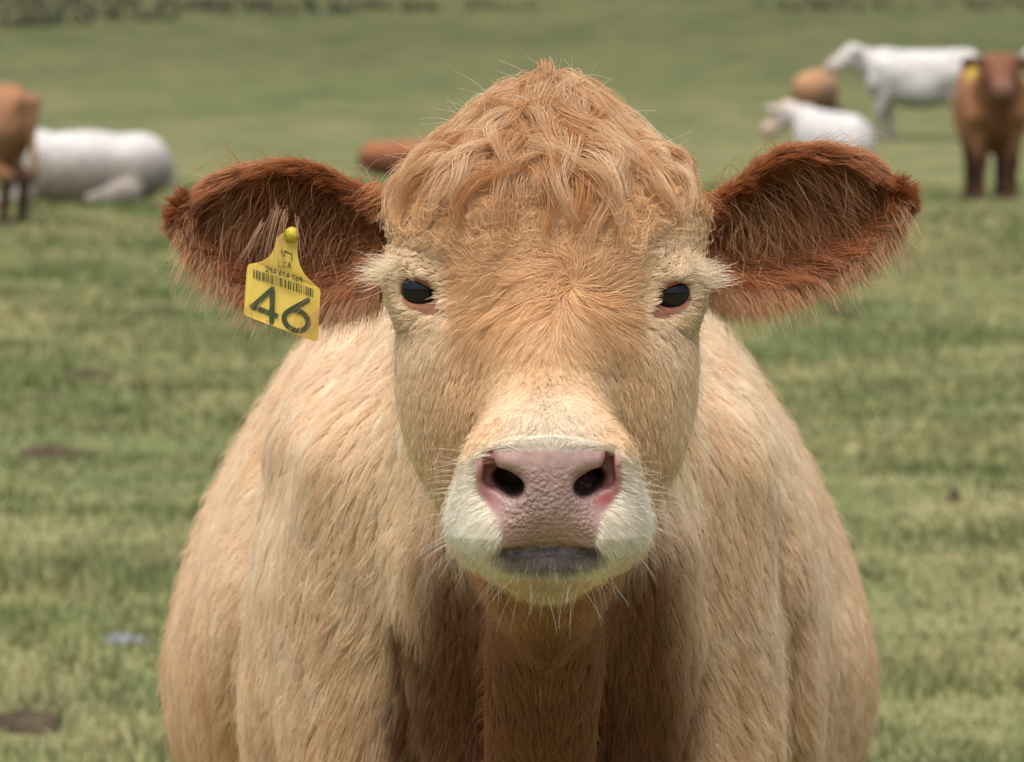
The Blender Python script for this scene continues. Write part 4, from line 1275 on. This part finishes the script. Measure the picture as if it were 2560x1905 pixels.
# ------------------------------------------------------------------ the herd behind
def blob(prims, k, h):
    def fn(P):
        f = None
        for pr in prims:
            d = ell(P, *pr[1:]) if pr[0] == 'e' else cap(P, *pr[1:])
            f = d if f is None else smin(f, d, k)
        return f
    pts = []
    for pr in prims:
        if pr[0] == 'e': c, r = np.array(pr[1]), np.array(pr[2]); pts += [c - r, c + r]
        else:
            for q, rr in ((pr[1], pr[3]), (pr[2], pr[4])): pts += [np.array(q) - rr, np.array(q) + rr]
    pts = np.array(pts)
    F, ax = grid_eval(fn, pts.min(0) - 0.08, pts.max(0) + 0.08, h)
    return surface_nets(F, *ax)

def standing(head_yaw=0.0, st=0.0):
    hy = math.sin(head_yaw); hc = math.cos(head_yaw)
    P = [('c', (.45, 0, .99), (-.55, 0, 1.0), .33, .33), ('e', (-.70, 0, 1.06), (.30, .27, .30)), ('e', (.50, 0, .98), (.27, .27, .36)), ('e', (-.05, 0, .83), (.60, .36, .36)),
         ('c', (.60, 0, 1.10), (.93, hy * .1, 1.23), .26, .18),
         ('c', (.97, hy * .1, 1.31), (.97 + .30 * hc, hy * .42, 1.11), .145, .105), ('e', (.97 + .34 * hc, hy * .45, 1.09), (.105, .105, .09)), ('c', (.75, 0, .95), (.62, 0, .72), .06, .10)]
    for s in (-1, 1):
        P += [('c', (.95, s * .12 + hy * .1, 1.37), (.90, s * .30 + hy * .1, 1.35), .050, .070),
              ('c', (.48, s * .16, .75), (.50 + s * st, s * .15, .42), .12, .07), ('c', (.50 + s * st, s * .15, .42), (.49 + s * st * 1.6, s * .15, .08), .058, .052), ('c', (.50 + s * st * 1.6, s * .15, .05), (.54 + s * st * 1.6, s * .15, .04), .055, .05),
              ('c', (-.70, s * .15, .92), (-.60, s * .15, .62), .19, .11), ('c', (-.60, s * .15, .62), (-.80, s * .15, .50), .085, .06), ('c', (-.80, s * .15, .50), (-.76, s * .15, .08), .058, .05), ('c', (-.76, s * .15, .05), (-.72, s * .15, .04), .055, .05)]
    P += [('c', (-.96, 0, 1.18), (-1.02, 0, .50), .03, .035), ('c', (.40, 0, 1.30), (-.80, 0, 1.30), .05, .05), ('e', (.46, 0, 1.27), (.16, .10, .11))]
    P += [('e', (-.52, s * .21, 1.24), (.10, .07, .08)) for s in (-1, 1)] + [('e', (-.93, s * .12, 1.20), (.06, .06, .07)) for s in (-1, 1)] + [('c', (.56, s * .24, 1.12), (.66, s * .22, .86), .08, .10) for s in (-1, 1)]
    return P

def lying(neck=True, sc_=1.0, head=(1.02, 0, .86), nose=(1.33, 0, .70)):
    P = [('e', (-.05, 0, .40), (.78, .36, .40)), ('e', (-.62, 0, .42), (.36, .34, .36)), ('e', (.48, 0, .42), (.36, .30, .40)),
         ('c', (.55, .24, .10), (.90, .28, .07), .09, .06), ('c', (-.55, .34, .16), (-.15, .46, .08), .14, .07), ('c', (.55, -.24, .10), (.80, -.26, .07), .09, .06), ('c', (-.98, 0, .45), (-1.02, .12, .06), .03, .03)]
    if neck:
        P += [('c', (.62, 0, .58), head, .20, .12), ('c', head, nose, .14, .10), ('e', nose, (.10, .10, .09))]
        for s in (-1, 1):
            P += [('c', (head[0] - .03, head[1] + s * .10, head[2] + .05), (head[0] - .07, head[1] + s * .27, head[2] + .04), .035, .045)]
    return P

def herd_cow(name, prims, u, v, rz, scale, colfn, label, k=0.07, h=0.026, cat='cow', dx=0):
    V, Fq = blob(prims, k, h)
    x, y = place(u, v)
    o = mesh_obj(name, V, Fq, M_COAT)
    set_col(o.data, colfn(V))
    o.location = (x + dx, y, float(tz(np.array([x + dx]), np.array([y]))[0]) - 0.01)
    o.rotation_euler = (0, 0, rz); o.scale = (scale,) * 3
    return tag(o, label, cat)

def whites(V):
    n = vnoise(V, 5, 5)
    C = np.tile(rgb(0.50, 0.49, 0.475), (len(V), 1)) * (1 + 0.07 * n)[:, None]
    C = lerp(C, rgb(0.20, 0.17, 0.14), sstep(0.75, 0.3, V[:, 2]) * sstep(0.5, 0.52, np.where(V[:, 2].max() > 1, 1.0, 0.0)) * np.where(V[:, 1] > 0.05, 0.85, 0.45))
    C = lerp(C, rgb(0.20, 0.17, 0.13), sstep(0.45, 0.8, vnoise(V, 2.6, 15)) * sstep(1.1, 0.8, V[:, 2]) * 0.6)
    return lerp(C, rgb(0.36, 0.29, 0.26), sstep(1.10, 1.28, V[:, 0]) * 0.7)
def browns(a, b, leg):
    def fn(V):
        n = vnoise(V, 4, 6)
        C = lerp(np.tile(np.array(a), (len(V), 1)), np.array(b), sstep(-0.6, 0.6, n))
        C = lerp(C, np.array(leg), sstep(0.62, 0.40, V[:, 2]))
        return lerp(C, rgb(0.03, 0.022, 0.018), sstep(0.10, 0.07, V[:, 2]))
    return fn
def facing_col(V):
    C = browns((0.27, 0.125, 0.06), (0.32, 0.155, 0.08), (0.06, 0.03, 0.018))(V)
    C = lerp(C, rgb(0.16, 0.07, 0.035), sstep(0.16, 0.08, np.abs(V[:, 1])) * sstep(0.3, 0.5, V[:, 0]) * sstep(1.1, 0.95, V[:, 2]))
    C = lerp(C, rgb(0.17, 0.075, 0.042), sstep(0.95, 1.05, V[:, 0]))
    C = lerp(C, rgb(0.07, 0.035, 0.022), sstep(0.12, 0.17, np.abs(V[:, 1])) * sstep(1.3, 1.34, V[:, 2]) * sstep(0.8, 0.9, V[:, 0]))
    return lerp(C, rgb(0.14, 0.085, 0.07), sstep(1.28, 1.33, V[:, 0]) * 0.6)

# brown cow looking towards the camera, its own yellow tag
fc = herd_cow('cow', standing(), 2478, 506, R(-90), 1.0, facing_col, 'brown cow standing square on with dark legs beside a white cow')
tg = bpy.data.objects.new('ear_tag', None)
b = bmesh.new()
bmesh.ops.create_cube(b, size=1.0)
bmesh.ops.scale(b, verts=b.verts, vec=(0.10, 0.012, 0.13))
for vv in b.verts:
    if vv.co.z > 0: vv.co.x *= 0.55
bmesh.ops.bevel(b, geom=b.edges[:], offset=0.004, segments=2, affect='EDGES')
me = bpy.data.meshes.new('ear_tag'); b.to_mesh(me); b.free(); me.materials.append(M_TAG)
tg = bpy.data.objects.new('ear_tag', me); COL.objects.link(tg)
tg.location = (fc.location.x - 0.27, fc.location.y - 1.00, fc.location.z + 1.26); tg.rotation_euler = (0, R(28), 0)
tag(tg, 'blank yellow tag in the dark ear of the brown cow behind', 'ear tag')

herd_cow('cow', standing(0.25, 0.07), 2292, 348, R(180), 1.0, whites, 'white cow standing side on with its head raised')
herd_cow('cow', lying(head=(.90, 0.05, .62), nose=(1.1, .12, .46)), 2042, 282, R(75), 0.95, browns((0.36, 0.20, 0.11), (0.42, 0.25, 0.14), (0.28, 0.16, 0.09)), 'tan cow lying down beyond the white cows')
herd_cow('cow', lying(head=(.74, .30, .78), nose=(.80, .52, .56)), 2075, 440, R(105), 0.92, lambda V: lerp(whites(V), rgb(0.46, 0.34, 0.26), sstep(0.55, 0.75, V[:, 0])), 'white cow lying down with a tan head turned aside')
herd_cow('calf', lying(head=(.80, 0, .66), nose=(1.05, 0.1, .56)), 1010, 440, R(-8), 0.52, browns((0.26, 0.10, 0.05), (0.30, 0.13, 0.06), (0.17, 0.07, 0.035)), 'small red brown calf lying flat in the grass', cat='calf')
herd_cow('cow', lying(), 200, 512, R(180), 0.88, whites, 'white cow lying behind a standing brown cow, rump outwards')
herd_cow('cow', standing(), 20, 568, R(150), 0.86, browns((0.25, 0.125, 0.065), (0.30, 0.16, 0.085), (0.06, 0.035, 0.022)), 'brown cow standing in front of a lying white cow', dx=-0.50)
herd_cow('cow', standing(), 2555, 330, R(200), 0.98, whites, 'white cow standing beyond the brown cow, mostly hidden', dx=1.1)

# ------------------------------------------------------------------ rough growth on the far bank
def rough():
    rng = np.random.default_rng(8)
    n = 5000
    y = 146 + 60 * rng.random(n); x = (rng.random(n) * 2 - 1) * 34
    m = vnoise(np.stack([x * 0.5, y, 0 * x], 1), 0.12, 41) + (y - 168) / 30 - (x + 10) / 60 > 0.15
    x, y = x[m], y[m]; n = len(x); z = tz(x, y)
    nb = 5
    X = np.repeat(x, nb) + rng.normal(size=n * nb) * 0.25; Y = np.repeat(y, nb) + rng.normal(size=n * nb) * 0.25; Z = np.repeat(z, nb)
    H = 0.10 + 0.25 * rng.random(n * nb); a = rng.random(n * nb) * 6.28; W = 0.10
    base = np.stack([X, Y, Z - 0.02], 1); wv = np.stack([np.cos(a) * W, np.sin(a) * W, 0 * a], 1)
    tip = base + np.stack([rng.normal(size=n*nb) * 0.15, rng.normal(size=n*nb) * 0.15, H], 1)
    V = np.stack([base - wv, base + wv, tip], 1).reshape(-1, 3)
    Fq = np.arange(len(V)).reshape(-1, 3)
    o = mesh_obj('rough_vegetation', V, Fq, M_GRASS, smooth=False)
    C = lerp(np.tile(rgb(0.065, 0.068, 0.04), (n, 1)), rgb(0.12, 0.115, 0.07), rng.random(n))
    set_col(o.data, np.repeat(C, nb * 3, axis=0))
    tag(o, 'dark rough heather and rushes on the bank at the end of the field', 'rough vegetation', kind='stuff')
rough()
print('all', time.time() - T0)
